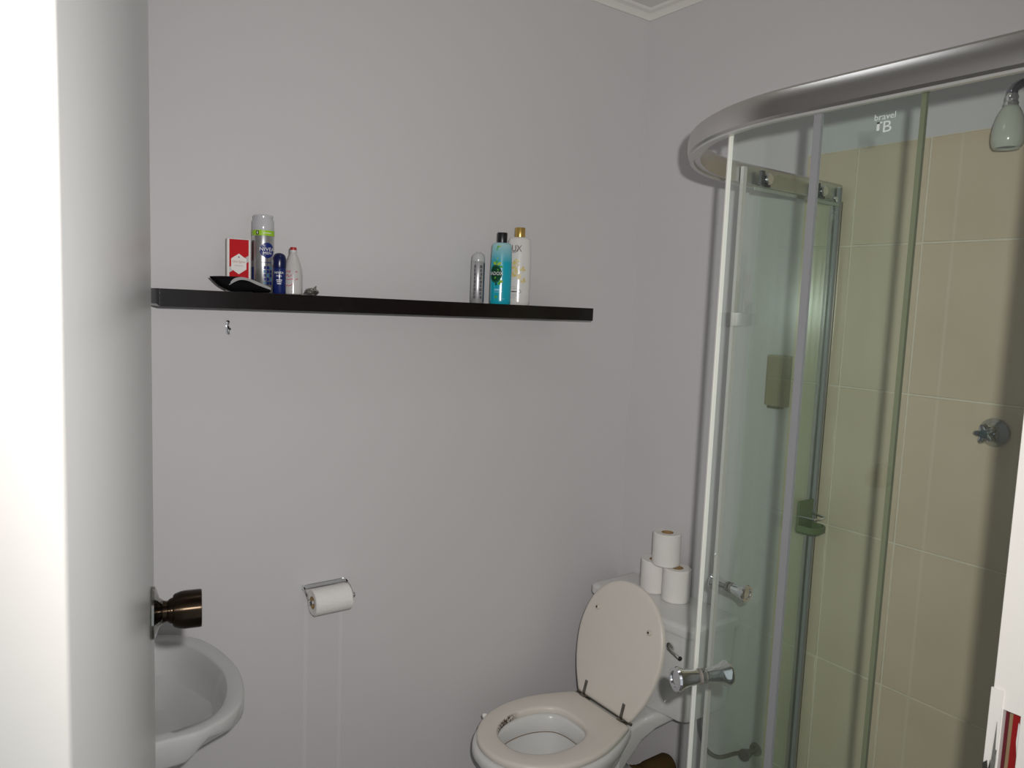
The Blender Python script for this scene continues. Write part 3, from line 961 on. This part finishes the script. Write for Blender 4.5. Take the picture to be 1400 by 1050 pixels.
# stains inside the hole's far-left edge
seat_m = lid_m.copy()
seat_m.name = 'stained_seat_paint'
nt = seat_m.node_tree
bs = nt.nodes['Principled BSDF']
src = bs.inputs['Base Color'].links[0].from_socket
tc = nt.nodes.new('ShaderNodeTexCoord')
ds = nt.nodes.new('ShaderNodeVectorMath')
ds.operation = 'DISTANCE'
ds.inputs[1].default_value = (-0.180, 0.090, 0.394)
nt.links.new(tc.outputs['Object'], ds.inputs[0])
mr = nt.nodes.new('ShaderNodeMapRange')
mr.inputs[1].default_value = 0.035
mr.inputs[2].default_value = 0.075
mr.inputs[3].default_value = 1
mr.inputs[4].default_value = 0
nt.links.new(ds.outputs['Value'], mr.inputs[0])
# edge-only: distance to the hole's ellipse
mp = nt.nodes.new('ShaderNodeMapping')
mp.inputs['Location'].default_value = (0.110/0.126, 0, 0)
mp.inputs['Scale'].default_value = (1/0.126, 1/0.109, 0)
nt.links.new(tc.outputs['Object'], mp.inputs['Vector'])
ln = nt.nodes.new('ShaderNodeVectorMath')
ln.operation = 'LENGTH'
nt.links.new(mp.outputs[0], ln.inputs[0])
mr2 = nt.nodes.new('ShaderNodeMapRange')
mr2.inputs[1].default_value = 1.01
mr2.inputs[2].default_value = 1.07
mr2.inputs[3].default_value = 1
mr2.inputs[4].default_value = 0
nt.links.new(ln.outputs['Value'], mr2.inputs[0])
nz = nt.nodes.new('ShaderNodeTexNoise')
nz.inputs['Scale'].default_value = 170
nz.inputs['Detail'].default_value = 2
nt.links.new(tc.outputs['Object'], nz.inputs['Vector'])
mr3 = nt.nodes.new('ShaderNodeMapRange')
mr3.inputs[1].default_value = 0.36
mr3.inputs[2].default_value = 0.50
nt.links.new(nz.outputs['Fac'], mr3.inputs[0])
def mul(a_, c_):
    n = nt.nodes.new('ShaderNodeMath')
    n.operation = 'MULTIPLY'
    nt.links.new(a_, n.inputs[0])
    nt.links.new(c_, n.inputs[1])
    return n.outputs[0]
mx = nt.nodes.new('ShaderNodeMix')
mx.data_type = 'RGBA'
nt.links.new(mul(mul(mr.outputs[0], mr2.outputs[0]), mr3.outputs[0]), mx.inputs['Factor'])
nt.links.new(src, mx.inputs['A'])
mx.inputs['B'].default_value = (0.05, 0.018, 0.006, 1)
nt.links.new(mx.outputs['Result'], bs.inputs['Base Color'])
o = mesh('seat', v, f, seat_m, T, angle=50)
o['label'] = 'cream seat with a brown stain on the inner edge'

# pan: outer body, rim, inner bowl
pan_h = [(1.088, 0.0), (1.094, 0.046), (1.118, 0.094), (1.165, 0.140), (1.228, 0.170), (1.305, 0.182), (1.385, 0.176), (1.460, 0.152), (1.520, 0.122), (1.555, 0.100)]
po = resample(sym(pan_h, True), 96)
def blend(ring, sx, sy, cx, z):
    return [Vector((cx+(p.x-cx)*sx, p.y*sy, z)) for p in ring]
rings = [blend(po, 0.56, 0.62, 0.07, 0.001), blend(po, 0.55, 0.60, 0.07, 0.03), blend(po, 0.50, 0.52, 0.07, 0.10), blend(po, 0.54, 0.55, 0.07, 0.17), blend(po, 0.70, 0.70, 0.06, 0.24), blend(po, 0.86, 0.87, 0.04, 0.30), blend(po, 0.965, 0.965, 0.02, 0.340), blend(po, 1, 1, 0, 0.358), blend(po, 1, 1, 0, 0.374), at(off(po, -0.004), 0.3805), at(off(po, -0.012), 0.383)]
hb = off(hi_, -0.004)
rings += [at(off(hi_, 0.012), 0.383), at(off(hi_, 0.004), 0.380), at(hb, 0.372), at(hb, 0.335), at(off(hi_, 0.006), 0.328), blend(hi_, 0.98, 0.98, -0.11, 0.300), blend(hi_, 0.86, 0.86, -0.09, 0.25), blend(hi_, 0.62, 0.62, -0.06, 0.20), blend(hi_, 0.36, 0.42, -0.02, 0.165)]
v, f = loft(rings)
pan_g = (v, f)
def rr(x_, hw, za, zb, r_=0.016):
    out = []
    for cx, cz, a0 in ((hw-r_, zb-r_, 0), (-hw+r_, zb-r_, pi/2), (-hw+r_, za+r_, pi), (hw-r_, za+r_, 1.5*pi)):
        for k in range(5):
            a_ = a0 + k*pi/8
            out.append(Vector((x_, cx+r_*math.cos(a_), cz+r_*math.sin(a_))))
    return out
deck = loft([rr(0.09, 0.118, 0.250, 0.3825), rr(0.15, 0.108, 0.285, 0.3835), rr(0.20, 0.098, 0.312, 0.385), rr(0.26, 0.100, 0.335, 0.388), rr(0.32, 0.112, 0.350, 0.3895), rr(0.40, 0.116, 0.352, 0.3895), rr(0.425, 0.112, 0.356, 0.388)])
trap = loft([rr(0.10, 0.070, 0.02, 0.24), rr(0.20, 0.062, 0.03, 0.20), rr(0.28, 0.052, 0.04, 0.15)])
v, f = join_geo(pan_g, deck, trap)
mesh('pan', v, f, ceramic_m, T, angle=45)
# rust line under the rim
line = off(hi_, 0.0015)
ringa = [Vector((p.x, p.y, 0.3275)) for p in line]
tg = tube_geo([Vector((p.x, p.y, 0.3265)) for p in off(hi_, -0.001)] + [Vector((off(hi_, -0.001)[0].x, 0, 0.3265))], 0.0013, 6, False)
mesh('rust_line', *tg, mat('rust_stain', (0.26, 0.19, 0.12, 1), 0.6), T)
wv, wf = [], []
wr_ = blend(hi_, 0.70, 0.70, -0.07, 0.214)
water = mesh('water', wr_, [tuple(range(len(wr_)))], mat('still_water', (0.62, 0.62, 0.60, 1), 0.02, trans=0.4, ior=1.33), T, smooth=False)
# waste connector
wm = mat('grimy_connector', (0.09, 0.030, 0.014, 1), 0.9, spec=0.1, var=0.8, vscale=70, col2=(0.05, 0.06, 0.02, 1), bump=0.8, bscale=60)
lathe('waste_connector', [(0, 0), (0.040, 0), (0.042, 0.010), (0.039, 0.016), (0.037, 0.05), (0.040, 0.055), (0.040, 0.140), (0.035, 0.150), (0, 0.150)], wm, T, n=28, origin=(0.290, 0.0, 0.110), axis=(1, 0, -0.0))
lathe('pipe_collar', [(0, 0), (0.045, 0), (0.047, 0.006), (0.043, 0.013), (0, 0.013)], wm, T, n=28, origin=(0.277, 0.0, 0.110), axis=(1, 0, 0))

# lid, leaning back
lid_h = [(0.000, 0.112), (0.015, 0.122), (0.070, 0.150), (0.130, 0.168), (0.195, 0.175), (0.260, 0.164), (0.310, 0.140), (0.350, 0.100), (0.374, 0.050), (0.381, 0.0)]
la = spline([(c, a, 0) for a, c in lid_h], 8)
lring = la + [Vector((-p.x, p.y, 0)) for p in reversed(la)][1:]
lring = resample(lring, 96)
lidE = empty('lid', (0.133, 0.004, 0.402))
lidE.parent = T
tilt = math.atan2(0.100, 0.367)
# local x -> world y, local y -> up the lid, local z -> out to the front
lidE.rotation_euler = Matrix(((0, math.sin(tilt), -math.cos(tilt)), (-1, 0, 0), (0, math.cos(tilt), math.sin(tilt)))).to_euler()
def offc(ring, d, c=Vector((0, 0.19, 0))):
    return [p + (c-p).normalized()*d for p in ring]
lr = [at(offc(lring, 0.006), -0.010), at(lring, -0.006), at(lring, 0.003), at(offc(lring, 0.004), 0.0065), at(offc(lring, 0.012), 0.008)]
v, f = loft(lr)
mesh('lid_board', v, f, lid_m, lidE, angle=50)
for sx in (-1, 1):
    lathe('buffer', [(0, 0), (0.0085, 0), (0.0080, 0.006), (0.0060, 0.0085), (0.0026, 0.0085), (0.0024, 0.004), (0, 0.004)], mat('pale_rubber', (0.62, 0.57, 0.50, 1), 0.5), lidE, n=20, loc=(sx*0.112, 0.268, 0.0075))
    lathe('screw', [(0, 0), (0.0040, 0), (0.0036, 0.0036), (0, 0.004)], black_pl, lidE, n=12, loc=(sx*0.112, 0.268, 0.0125))
    bbox('hinge_strap', (sx*0.083-0.0055, 0.004, 0.008), (sx*0.083+0.0055, 0.044, 0.0105), mat('tarnished_steel', (0.32, 0.31, 0.27, 1), 0.35, metal=1, var=0.5, vscale=80), lidE, bev=0.001)
tarn = MATS['tarnished_steel']
tube('hinge_rod', [(0.131, -0.118, 0.402), (0.131, 0.118, 0.402)], 0.0042, tarn, T, n=10)
for sy in (-1, 1):
    bbox('hinge_block', (0.112, sy*0.083-0.011, 0.385), (0.142, sy*0.083+0.011, 0.4065), tarn, T, bev=0.003)
lathe('seat_buffer', [(0, 0), (0.009, 0), (0.008, 0.010), (0.004, 0.016), (0, 0.017)], white_pl, T, n=14, origin=(-0.195, 0.150, 0.392), axis=(-0.6, 0.6, 0.5))

# tank
tank = empty('tank', (0.35, 0.0, 0.39))
tank.parent = T
tank['label'] = 'white ceramic tank behind the lid'
def tank_ring(x0, x1, ya, yb, z, bow=0.018, r_=0.035):
    pts = []
    # front face bows towards the room (-x)
    n = 14
    for k in range(n+1):
        t = k/n
        y_ = ya + r_ + (yb-ya-2*r_)*t
        pts.append(Vector((x0 - bow*math.sin(pi*t), y_, 0)))
    for k in range(1, 6):
        a_ = pi/2*k/6
        pts.append(Vector((x0 + r_*(1-math.cos(a_)), yb-r_+r_*math.sin(a_), 0)))
    pts.append(Vector((x0+r_, yb, 0)))
    pts.append(Vector((x1, yb, 0)))
    pts.append(Vector((x1, ya, 0)))
    pts.append(Vector((x0+r_, ya, 0)))
    for k in range(1, 6):
        a_ = pi/2*(1-k/6)
        pts.append(Vector((x0 + r_*(1-math.cos(a_)), ya+r_-r_*math.sin(a_), 0)))
    return [Vector((p.x, p.y, z)) for p in pts]
ya, yb = -0.215, 0.212
xf, xb = -0.095, 0.100
v, f = loft([tank_ring(xf+0.030, xb-0.004, ya+0.035, yb-0.035, 0.0), tank_ring(xf+0.016, xb-0.002, ya+0.022, yb-0.022, 0.006), tank_ring(xf+0.010, xb, ya+0.014, yb-0.014, 0.030), tank_ring(xf, xb, ya, yb, 0.274)])
mesh('tank_body', v, f, ceramic_m, tank, angle=40)
v, f = loft([tank_ring(xf-0.002, xb, ya-0.002, yb+0.002, 0.2745), tank_ring(xf-0.010, xb+0.002, ya-0.009, yb+0.009, 0.279), tank_ring(xf-0.012, xb+0.003, ya-0.011, yb+0.011, 0.286), tank_ring(xf-0.011, xb+0.003, ya-0.010, yb+0.010, 0.302), tank_ring(xf-0.004, xb, ya-0.003, yb+0.003, 0.3085), tank_ring(xf+0.006, xb-0.004, ya+0.008, yb-0.008, 0.310)])
mesh('tank_lid', v, f, ceramic_m, tank, angle=40)
fx = xf-0.011
lathe('lever_rose', [(0, 0), (0.0135, 0), (0.0145, 0.003), (0.0135, 0.007), (0.008, 0.010), (0, 0.011)], chrome_m, tank, n=28, origin=(fx+0.006, -0.145, 0.232), axis=(-1, 0, 0))
tube('lever_arm', [(fx-0.004, -0.145, 0.232), (fx-0.010, -0.155, 0.230), (fx-0.012, -0.176, 0.226), (fx-0.013, -0.196, 0.222)], [0.005, 0.0048, 0.0055, 0.0062], chrome_m, tank, n=12)
lathe('lever_tip', [(0, 0), (0.0062, 0), (0.0066, 0.003), (0.005, 0.006), (0, 0.0065)], black_pl, tank, n=14, origin=(fx-0.013, -0.195, 0.2222), axis=(0, -1, -0.15))

# spare rolls on the tank
TZ = 0.39+0.3102
def spare(x, y, z, label):
    e = empty('toilet_roll', (x, y, z))
    tag(e, label, 'toilet roll', 'spare rolls on the tank')
    return e
v, f = roll_mesh(0.0445, 0.104)
first = spare(1.786, 1.640, TZ, 'left one of the two lower spare toilet rolls on the tank')
pm = mesh('paper', v, f, paper_m, first)
v, f = core_mesh(0.019, 0.104)
cm = mesh('core', v, f, card_m, first)
for x, y, z, lb in ((1.786, 1.5465, TZ, 'right one of the two lower spare toilet rolls on the tank'), (1.778, 1.588, TZ+0.1044, 'topmost spare toilet roll, standing on the other two')):
    e = spare(x, y, z, lb)
    for src_ in (pm, cm):
        c_ = src_.copy()
        COL.objects.link(c_)
        c_.parent = e

# angle valve and hose beside the tank
b = empty('water_valve', (XB, 1.262, 0.325))
tag(b, 'dark water valve with hose on the wall beside the tank', 'valve')
lathe('valve_flange', [(0, 0), (0.020, 0), (0.018, 0.006), (0, 0.007)], mat('dark_metal', (0.10, 0.10, 0.11, 1), 0.3, metal=0.8), b, n=20, axis=(-1, 0, 0))
lathe('valve_body', [(0, 0.004), (0.010, 0.004), (0.010, 0.034), (0.013, 0.036), (0.013, 0.050), (0, 0.052)], MATS['dark_metal'], b, n=18, axis=(-1, 0, 0))
lathe('valve_handle', [(0, 0.050), (0.016, 0.050), (0.018, 0.054), (0.016, 0.062), (0, 0.063)], mat('blue_black_plastic', (0.01, 0.012, 0.03, 1), 0.3), b, n=18, axis=(-1, 0, 0))
tube('hose', spline([(-0.028, 0.004, 0), (-0.030, 0.050, -0.030), (-0.045, 0.095, -0.060), (-0.060, 0.130, -0.050), (-0.072, 0.150, 0.0), (-0.075, 0.155, 0.063)], 6), 0.006, mat('dark_hose', (0.03, 0.03, 0.03, 1), 0.5), b, n=10)

# ------------------------------------------------------------------ shower
TRAY = 0.125
xn, yf, R = 1.025, 1.135, 0.425
yc = yf - R
xc = xn + R
def path(o, y_from, ang0, ang1, x_to):
    """plan line at inward offset o: along the near leg from y_from, round the curve ang0..ang1 (deg), along the far leg to x_to"""
    pts = []
    if y_from is not None:
        n = max(2, int((yc-y_from)/0.03))
        pts += [Vector((xn+o, y_from+(yc-y_from)*k/n)) for k in range(n)]
    n = max(2, int(abs(ang1-ang0)/2.5))
    if ang1 > ang0:
        for k in range(n+1):
            a_ = math.radians(ang0+(ang1-ang0)*k/n)
            pts.append(Vector((xc-(R-o)*math.cos(a_), yc+(R-o)*math.sin(a_))))
    if x_to is not None:
        n = max(2, int((x_to-xc)/0.03))
        pts += [Vector((xc+(x_to-xc)*k/n, yf-o)) for k in range(1, n+1)]
    return pts
def strip(pts, th, za, zb, extra=None):
    """upright sheet along plan points, thickness th"""
    rings = []
    for k, p in enumerate(pts):
        t = (pts[min(k+1, len(pts)-1)] - pts[max(k-1, 0)]).normalized()
        n = Vector((-t.y, t.x))*(th/2)
        rings.append([Vector((p.x+n.x, p.y+n.y, za)), Vector((p.x-n.x, p.y-n.y, za)), Vector((p.x-n.x, p.y-n.y, zb)), Vector((p.x+n.x, p.y+n.y, zb))])
    return loft(rings)
def sweep(pts, prof):
    """prof: (outward, z) section swept along the plan line"""
    rings = []
    for k, p in enumerate(pts):
        t = (pts[min(k+1, len(pts)-1)] - pts[max(k-1, 0)]).normalized()
        n = Vector((-t.y, t.x))
        rings.append([Vector((p.x+n.x*a, p.y+n.y*a, z)) for a, z in prof])
    return loft(rings)

tr = empty('shower_tray', (0, 0, 0))
tag(tr, 'low quadrant shower tray under the curved glass', 'shower tray')
base = path(-0.020, Y1+0.001, 0, 90, XB-0.010)
ringp = [Vector((p.x, p.y, 0)) for p in base] + [Vector((XB-0.010, Y1+0.001, 0))]
inner_p = path(0.055, Y1+0.03, 0, 90, XB-0.045)
ring_i = [Vector((p.x, p.y, 0)) for p in inner_p] + [Vector((XB-0.045, Y1+0.03, 0))]
rings = [at(ringp, 0.001), at(ringp, TRAY-0.008), [p+Vector((0, 0, TRAY)) for p in ringp], at(ring_i, TRAY), at(ring_i, TRAY-0.055)]
# both rings have the same count by construction
nmin = min(len(ringp), len(ring_i))
rings = [resample(r, 90) for r in rings]
v, f = loft(rings)
mesh('tray_body', v, f, tray_m, tr, angle=40)
lathe('tray_drain', [(0, 0), (0.045, 0), (0.043, 0.004), (0, 0.005)], chrome_m, tr, n=28, loc=(1.45, 0.72, TRAY-0.055))

S = empty('shower_enclosure', (xn, yc, TRAY))
tag(S, 'curved glass shower enclosure with a satin aluminium top rail', 'shower enclosure')
def P(name, geo, m_, parent, angle=35, smooth=True):
    v, f = geo
    o_ = Vector((xn, yc, TRAY))
    if parent is not S:
        o_ = o_ + parent.location
    return mesh(name, [Vector(p)-o_ for p in v], f, m_, parent, smooth=smooth, angle=angle)
RB, RTp = 1.903, 1.948
rail_line = path(0, Y1+0.001, 0, 90, XB-0.010)
rail_prof = [(-0.007, RB), (0.013, RB), (0.0165, RB+0.004), (0.0185, RB+0.014), (0.0185, RB+0.030), (0.0150, RB+0.040), (0.008, RTp), (-0.004, RTp), (-0.0075, RTp-0.004), (-0.0075, RB+0.004)]
P('top_rail', sweep(rail_line, rail_prof), satin_m, S, angle=25)
P('rail_lip', sweep(path(0, Y1+0.001, 0, 90, XB-0.010), [(0.0055, RB-0.004), (0.0135, RB-0.004), (0.0135, RB-0.0002), (0.0055, RB-0.0002)]), mat('pale_rail_lip', (0.62, 0.62, 0.60, 1), 0.35, metal=0.6), S)
P('bottom_rail', sweep(rail_line, [(-0.008, TRAY+0.0003), (0.014, TRAY+0.0003), (0.016, TRAY+0.006), (0.012, TRAY+0.026), (-0.008, TRAY+0.026)]), satin_m, S)
GB = TRAY+0.027
# fixed panes
P('fixed_pane', strip(path(0, Y1+0.012, 0, 0, None)[:0] + [Vector((xn, Y1+0.012+(0.670-Y1-0.012)*k/6)) for k in range(7)], 0.006, GB, RB+0.001), glass_m, S)
P('fixed_pane', strip([Vector((1.515+(XB-0.026-1.515)*k/6, yf)) for k in range(7)], 0.006, GB, RB+0.001), glass_m, S)
# wall profiles
P('wall_profile', join_geo(box_geo((XB-0.026, yf-0.012, GB), (XB-0.009, yf-0.004, RB)), box_geo((XB-0.026, yf+0.004, GB), (XB-0.009, yf+0.012, RB)), box_geo((XB-0.012, yf-0.012, GB), (XB-0.009, yf+0.012, RB))), satin_m, S, smooth=False)
P('wall_profile', join_geo(box_geo((xn-0.012, Y1+0.001, GB), (xn-0.004, Y1+0.020, RB)), box_geo((xn+0.004, Y1+0.001, GB), (xn+0.012, Y1+0.020, RB))), satin_m, S, smooth=False)
# edge seal of the near fixed pane
P('edge_seal', strip([Vector((xn, 0.667)), Vector((xn, 0.679))], 0.0064, GB, RB+0.0005), seal2_m, S, smooth=False)
# sliding doors: near door on the bend, far door pushed along the far leg
GI = -0.0  # doors hang inside the rail
OI = 0.0145
DT = 1.938
near_pts = path(OI, 0.530, 0, 22.5, None)
far_pts = [Vector((1.436, yf-OI-0.0004))] + [Vector((1.45+(1.820-1.45)*k/8, yf-OI)) for k in range(9)]
dn = empty('sliding_door', (0, 0, 0))
dn.parent = S
dn['label'] = 'sliding door on the near side of the bend'
df = empty('sliding_door', (0, 0, 0))
df.parent = S
df['label'] = 'sliding door against the far side'
P('door_pane', strip(near_pts, 0.006, GB+0.004, DT), glass_m, dn)
P('door_pane', strip(far_pts, 0.006, GB+0.004, DT), glass_m, df)
def edge_strip(name, p, t, w_, th, m_, parent):
    t = Vector(t).normalized()
    return P(name, strip([p-t*(w_/2), p+t*(w_/2)], th, GB+0.003, DT-0.002), m_, parent, smooth=False)
a_ = math.radians(22.5)
lead = Vector((xc-(R-OI)*math.cos(a_), yc+(R-OI)*math.sin(a_)))
lt = Vector((math.sin(a_), math.cos(a_)))
edge_strip('seal_strip', lead+lt*0.002, lt, 0.0042, 0.0075, seal_m, dn)
edge_strip('seal_strip', Vector((xn+OI, 0.527)), (0, 1), 0.0065, 0.0065, green_edge_m, dn)
edge_strip('seal_strip', Vector((1.434, yf-OI)), (1, 0), 0.012, 0.0085, mat('grey_seal_strip', (0.62, 0.61, 0.57, 1), 0.4), df)
edge_strip('seal_strip', Vector((1.822, yf-OI)), (1, 0), 0.010, 0.0085, seal2_m, df)
# double-sided pull knobs through the panes
def pull(name, p, nrm, z, parent, k=1.0):
    nrm = Vector((nrm[0], nrm[1], 0)).normalized()
    prof = [(0, 0.003), (0.0075, 0.003), (0.0080, 0.0065), (0.0095, 0.008), (0.0105, 0.014), (0.0115, 0.022), (0.0135, 0.031), (0.0165, 0.0365), (0.0178, 0.040), (0.0165, 0.043), (0.0110, 0.0435), (0.0100, 0.0415), (0, 0.0410)]
    prof = [(a*k, 0.003+(b_-0.003)*k) for a, b_ in prof]
    g1 = lathe_geo(prof, 32)
    o = Vector((p.x, p.y, z))
    v1 = xform(g1[0], axis_m(o, nrm))
    v2 = xform(g1[0], axis_m(o, -nrm))
    v, f = join_geo((v1, g1[1]), (v2, g1[1]))
    P(name, (v, f), chrome_m, parent, angle=30)
    ring = lathe_geo([(0.0082*k, -0.0065), (0.0105*k, -0.0065), (0.0105*k, -0.0034), (0.0082*k, -0.0034)], 24)
    ring2 = lathe_geo([(0.0082*k, 0.0034), (0.0105*k, 0.0034), (0.0105*k, 0.0065), (0.0082*k, 0.0065)], 24)
    P('handle_washer', join_geo((xform(ring[0], axis_m(o, nrm)), ring[1]), (xform(ring2[0], axis_m(o, nrm)), ring2[1])), rubber_m, parent)
HZ = EYE-0.655
ah = math.radians(19.5)
ph = Vector((xc-(R-OI)*math.cos(ah), yc+(R-OI)*math.sin(ah)))
pull('door_handle', ph, (-math.cos(ah), math.sin(ah)), HZ, dn, 1.3)
pull('door_handle', Vector((1.490, yf-OI)), (0, 1), HZ-0.006, df, 1.2)
# rollers and rail carriage on the far door, seen from inside
for x_ in (1.512, 1.735):
    lathe_p = lathe_geo([(0, 0), (0.012, 0), (0.0135, 0.003), (0.0135, 0.010), (0.011, 0.013), (0, 0.013)], 24)
    P('roller', (xform(lathe_p[0], axis_m(Vector((x_, yf-OI-0.0032, 1.917)), (0, -1, 0))), lathe_p[1]), chrome_m, df)
    P('roller_block', join_geo(box_geo((x_-0.026, yf-OI-0.010, 1.902), (x_-0.014, yf-OI-0.0032, 1.934)), box_geo((x_-0.012, yf-OI-0.008, 1.899), (x_+0.012, yf-OI-0.0032, 1.906))), MATS['dark_metal'], df, smooth=False)
P('roller_screw', (xform(lathe_geo([(0, 0), (0.007, 0), (0.006, 0.004), (0, 0.006)], 16)[0], axis_m(Vector((1.800, yf-OI-0.0032, 1.905)), (0, -1, 0))), lathe_geo([(0, 0), (0.007, 0), (0.006, 0.004), (0, 0.006)], 16)[1]), chrome_m, df)
P('door_track', box_geo((1.470, yf-OI-0.0062, 1.888), (1.815, yf-OI-0.0032, 1.895)), mat('green_grey_trim', (0.38, 0.42, 0.36, 1), 0.4), df, smooth=False)
for y_ in (0.56, 0.70):
    P('roller', (xform(lathe_p[0], axis_m(Vector((xn+OI+0.0032, y_, 1.922)), (1, 0, 0))), lathe_p[1]), chrome_m, dn)
# etched mark on each pane
etch_m = mat('etched_mark', (0.58, 0.62, 0.60, 1), 0.6)
def etch(x3, flip, parent):
    """x3(u, v) carries print metres to the pane"""
    g_ = join_geo2([shift2(text_geo('bravel', 0.0150, 1.05), 0.000, 0.0150), shift2(text_geo('B', 0.0270, 1.15), 0.0045, -0.003), rect2(-0.0135, -0.007, -0.0085, 0.007, 1), shift2(rect2(-0.0135, 0.0045, -0.004, 0.0070, 1), 0, 0)])
    me = bpy.data.meshes.new('etched_mark')
    o_ = Vector((xn, yc, TRAY))
    me.from_pydata([Vector(x3(u, v_))-o_ for u, v_ in g_[0]], [], g_[1])
    return link('etched_mark', me, etch_m, parent)
def join_geo2(gs):
    V, Fc = [], []
    for v_, f_ in gs:
        o = len(V)
        V += list(v_)
        Fc += [tuple(i+o for i in q) for q in f_]
    return V, Fc
etch(lambda u, v_: (xn-0.0036, 0.570-u*0.8, 1.866+v_*0.8), False, S)
etch(lambda u, v_: (1.795-u*0.75, yf-OI-0.0036, 1.862+v_*0.75), False, df)

# shower head and arm
b = empty('shower_rose', (1.725, 0.700, EYE+0.36))
tag(b, 'egg-shaped pale shower head hanging at the upper right corner', 'shower head')
pale_head = mat('pale_green_plastic', (0.50, 0.52, 0.45, 1), 0.18, coat=0.4)
lathe('head_shell', [(0, 0.006), (0.018, 0.006), (0.020, 0.001), (0.0235, 0.000), (0.0275, 0.006), (0.0300, 0.018), (0.0298, 0.032), (0.0270, 0.050), (0.0220, 0.067), (0.0165, 0.079), (0.0120, 0.085), (0, 0.085)], pale_head, b, n=40, angle=60)
lathe('face_plate', [(0, 0.003), (0.0150, 0.003), (0.0165, 0.0055), (0.0165, 0.0065), (0, 0.0065)], mat('face_blue_grey', (0.10, 0.15, 0.22, 1), 0.3), b, n=30)
lathe('swivel', [(0, 0.084), (0.0125, 0.084), (0.0130, 0.090), (0.0105, 0.094), (0.0120, 0.101), (0.0085, 0.110), (0, 0.112)], chrome_m, b, n=24)
tube('arm', spline([(0, 0, 0.106), (0.002, -0.001, 0.118), (0.016, -0.008, 0.130), (0.045, -0.010, 0.136), (XB-1.725-0.010, -0.012, 0.150)], 6), 0.0095, mat('dark_chrome', (0.30, 0.29, 0.33, 1), 0.1, metal=1), b, n=14)
lathe('arm_flange', [(0, 0), (0.026, 0), (0.024, 0.006), (0.012, 0.010), (0, 0.010)], chrome_m, b, n=28, origin=(XB-1.725-0.0095, -0.012, 0.150), axis=(-1, 0, 0))

# shower tap
tap_chrome = mat('dull_tap_chrome', (0.50, 0.53, 0.54, 1), 0.14, metal=1.0)
b = empty('shower_tap', (XB-0.0085, 0.714, EYE-0.236))
tag(b, 'chrome star-handled shower tap on the beige tiles', 'tap')
lathe('flange', [(0, 0), (0.0315, 0), (0.0320, 0.003), (0.0295, 0.008), (0.0200, 0.016), (0.0150, 0.024), (0.0135, 0.030), (0, 0.030)], tap_chrome, b, n=40, axis=(-1, 0, 0))
lathe('stem', [(0, 0.024), (0.0110, 0.024), (0.0110, 0.040), (0, 0.040)], tap_chrome, b, n=24, axis=(-1, 0, 0))
n = 60
star = []
for k in range(n):
    a_ = 2*pi*k/n
    r_ = 0.0175 + 0.0055*math.cos(5*a_)
    star.append((r_*math.cos(a_), r_*math.sin(a_)))
def star_ring(s_, d):
    return [Vector((-d, c*s_, e*s_)) for c, e in star]
v, f = loft([star_ring(0.80, 0.036), star_ring(1.0, 0.040), star_ring(1.0, 0.052), star_ring(0.88, 0.057), star_ring(0.55, 0.058)])
mesh('star_handle', v, f, tap_chrome, b, angle=45)
lathe('handle_cap', [(0, 0.057), (0.0088, 0.057), (0.0088, 0.0605), (0.0070, 0.062), (0, 0.062)], mat('grey_cap', (0.05, 0.07, 0.075, 1), 0.25), b, n=24, axis=(-1, 0, 0))

# soap dispenser on the wall, seen through the glass
b = empty('soap_dispenser', (XB, 1.272, EYE-0.252))
tag(b, 'beige soap dispenser on the wall seen through the green glass', 'dispenser')
disp_m = mat('khaki_plastic', (0.30, 0.26, 0.16, 1), 0.5, var=0.2, vscale=30)
v, f = loft([[Vector((a, c, z)) for a, c in ((0, -0.034), (-0.022, -0.034), (-0.032, -0.022), (-0.034, 0.0), (-0.032, 0.022), (-0.022, 0.034), (0, 0.034))] for z in (0.004, 0.140)])
mesh('case', v, f, disp_m, b, angle=30)
v, f = loft([[Vector((a*s_, c*s_, z)) for a, c in ((0, -0.034), (-0.022, -0.034), (-0.032, -0.022), (-0.034, 0.0), (-0.032, 0.022), (-0.022, 0.034), (0, 0.034))] for s_, z in ((1.0, 0.1402), (0.97, 0.1455))])
mesh('case_lid', v, f, mat('khaki_lid', (0.34, 0.30, 0.20, 1), 0.5), b, angle=30)
bbox('push_bar', (-0.030, -0.020, -0.004), (-0.006, 0.020, 0.0038), mat('dark_khaki', (0.07, 0.07, 0.04, 1), 0.5), b, bev=0.002)

# soap dish in the corner of the shower
b = empty('soap_dish', (1.775, yf-OI-0.0036, EYE-0.560), pi/2)
tag(b, 'green soap dish with a chrome rail stuck low on the far shower glass', 'soap dish')
dish_m = mat('green_plastic', (0.13, 0.17, 0.08, 1), 0.4)
bbox('back_plate', (-0.005, -0.032, 0.0), (0, 0.032, 0.085), dish_m, b, bev=0.002)
v, f = loft([[Vector((a*s_, c*s_, z)) for a, c in ((0, -0.034), (-0.038, -0.032), (-0.052, -0.018), (-0.054, 0.0), (-0.052, 0.018), (-0.038, 0.032), (0, 0.034))] for s_, z in ((0.85, 0.0), (1, 0.006), (1, 0.022), (0.92, 0.022), (0.90, 0.008))])
mesh('dish', v, f, dish_m, b, angle=40)
tube('rail', [(-0.002, -0.030, 0.045), (-0.045, -0.026, 0.045), (-0.050, 0.0, 0.045), (-0.045, 0.026, 0.045), (-0.002, 0.030, 0.045)], 0.0025, chrome_m, b)
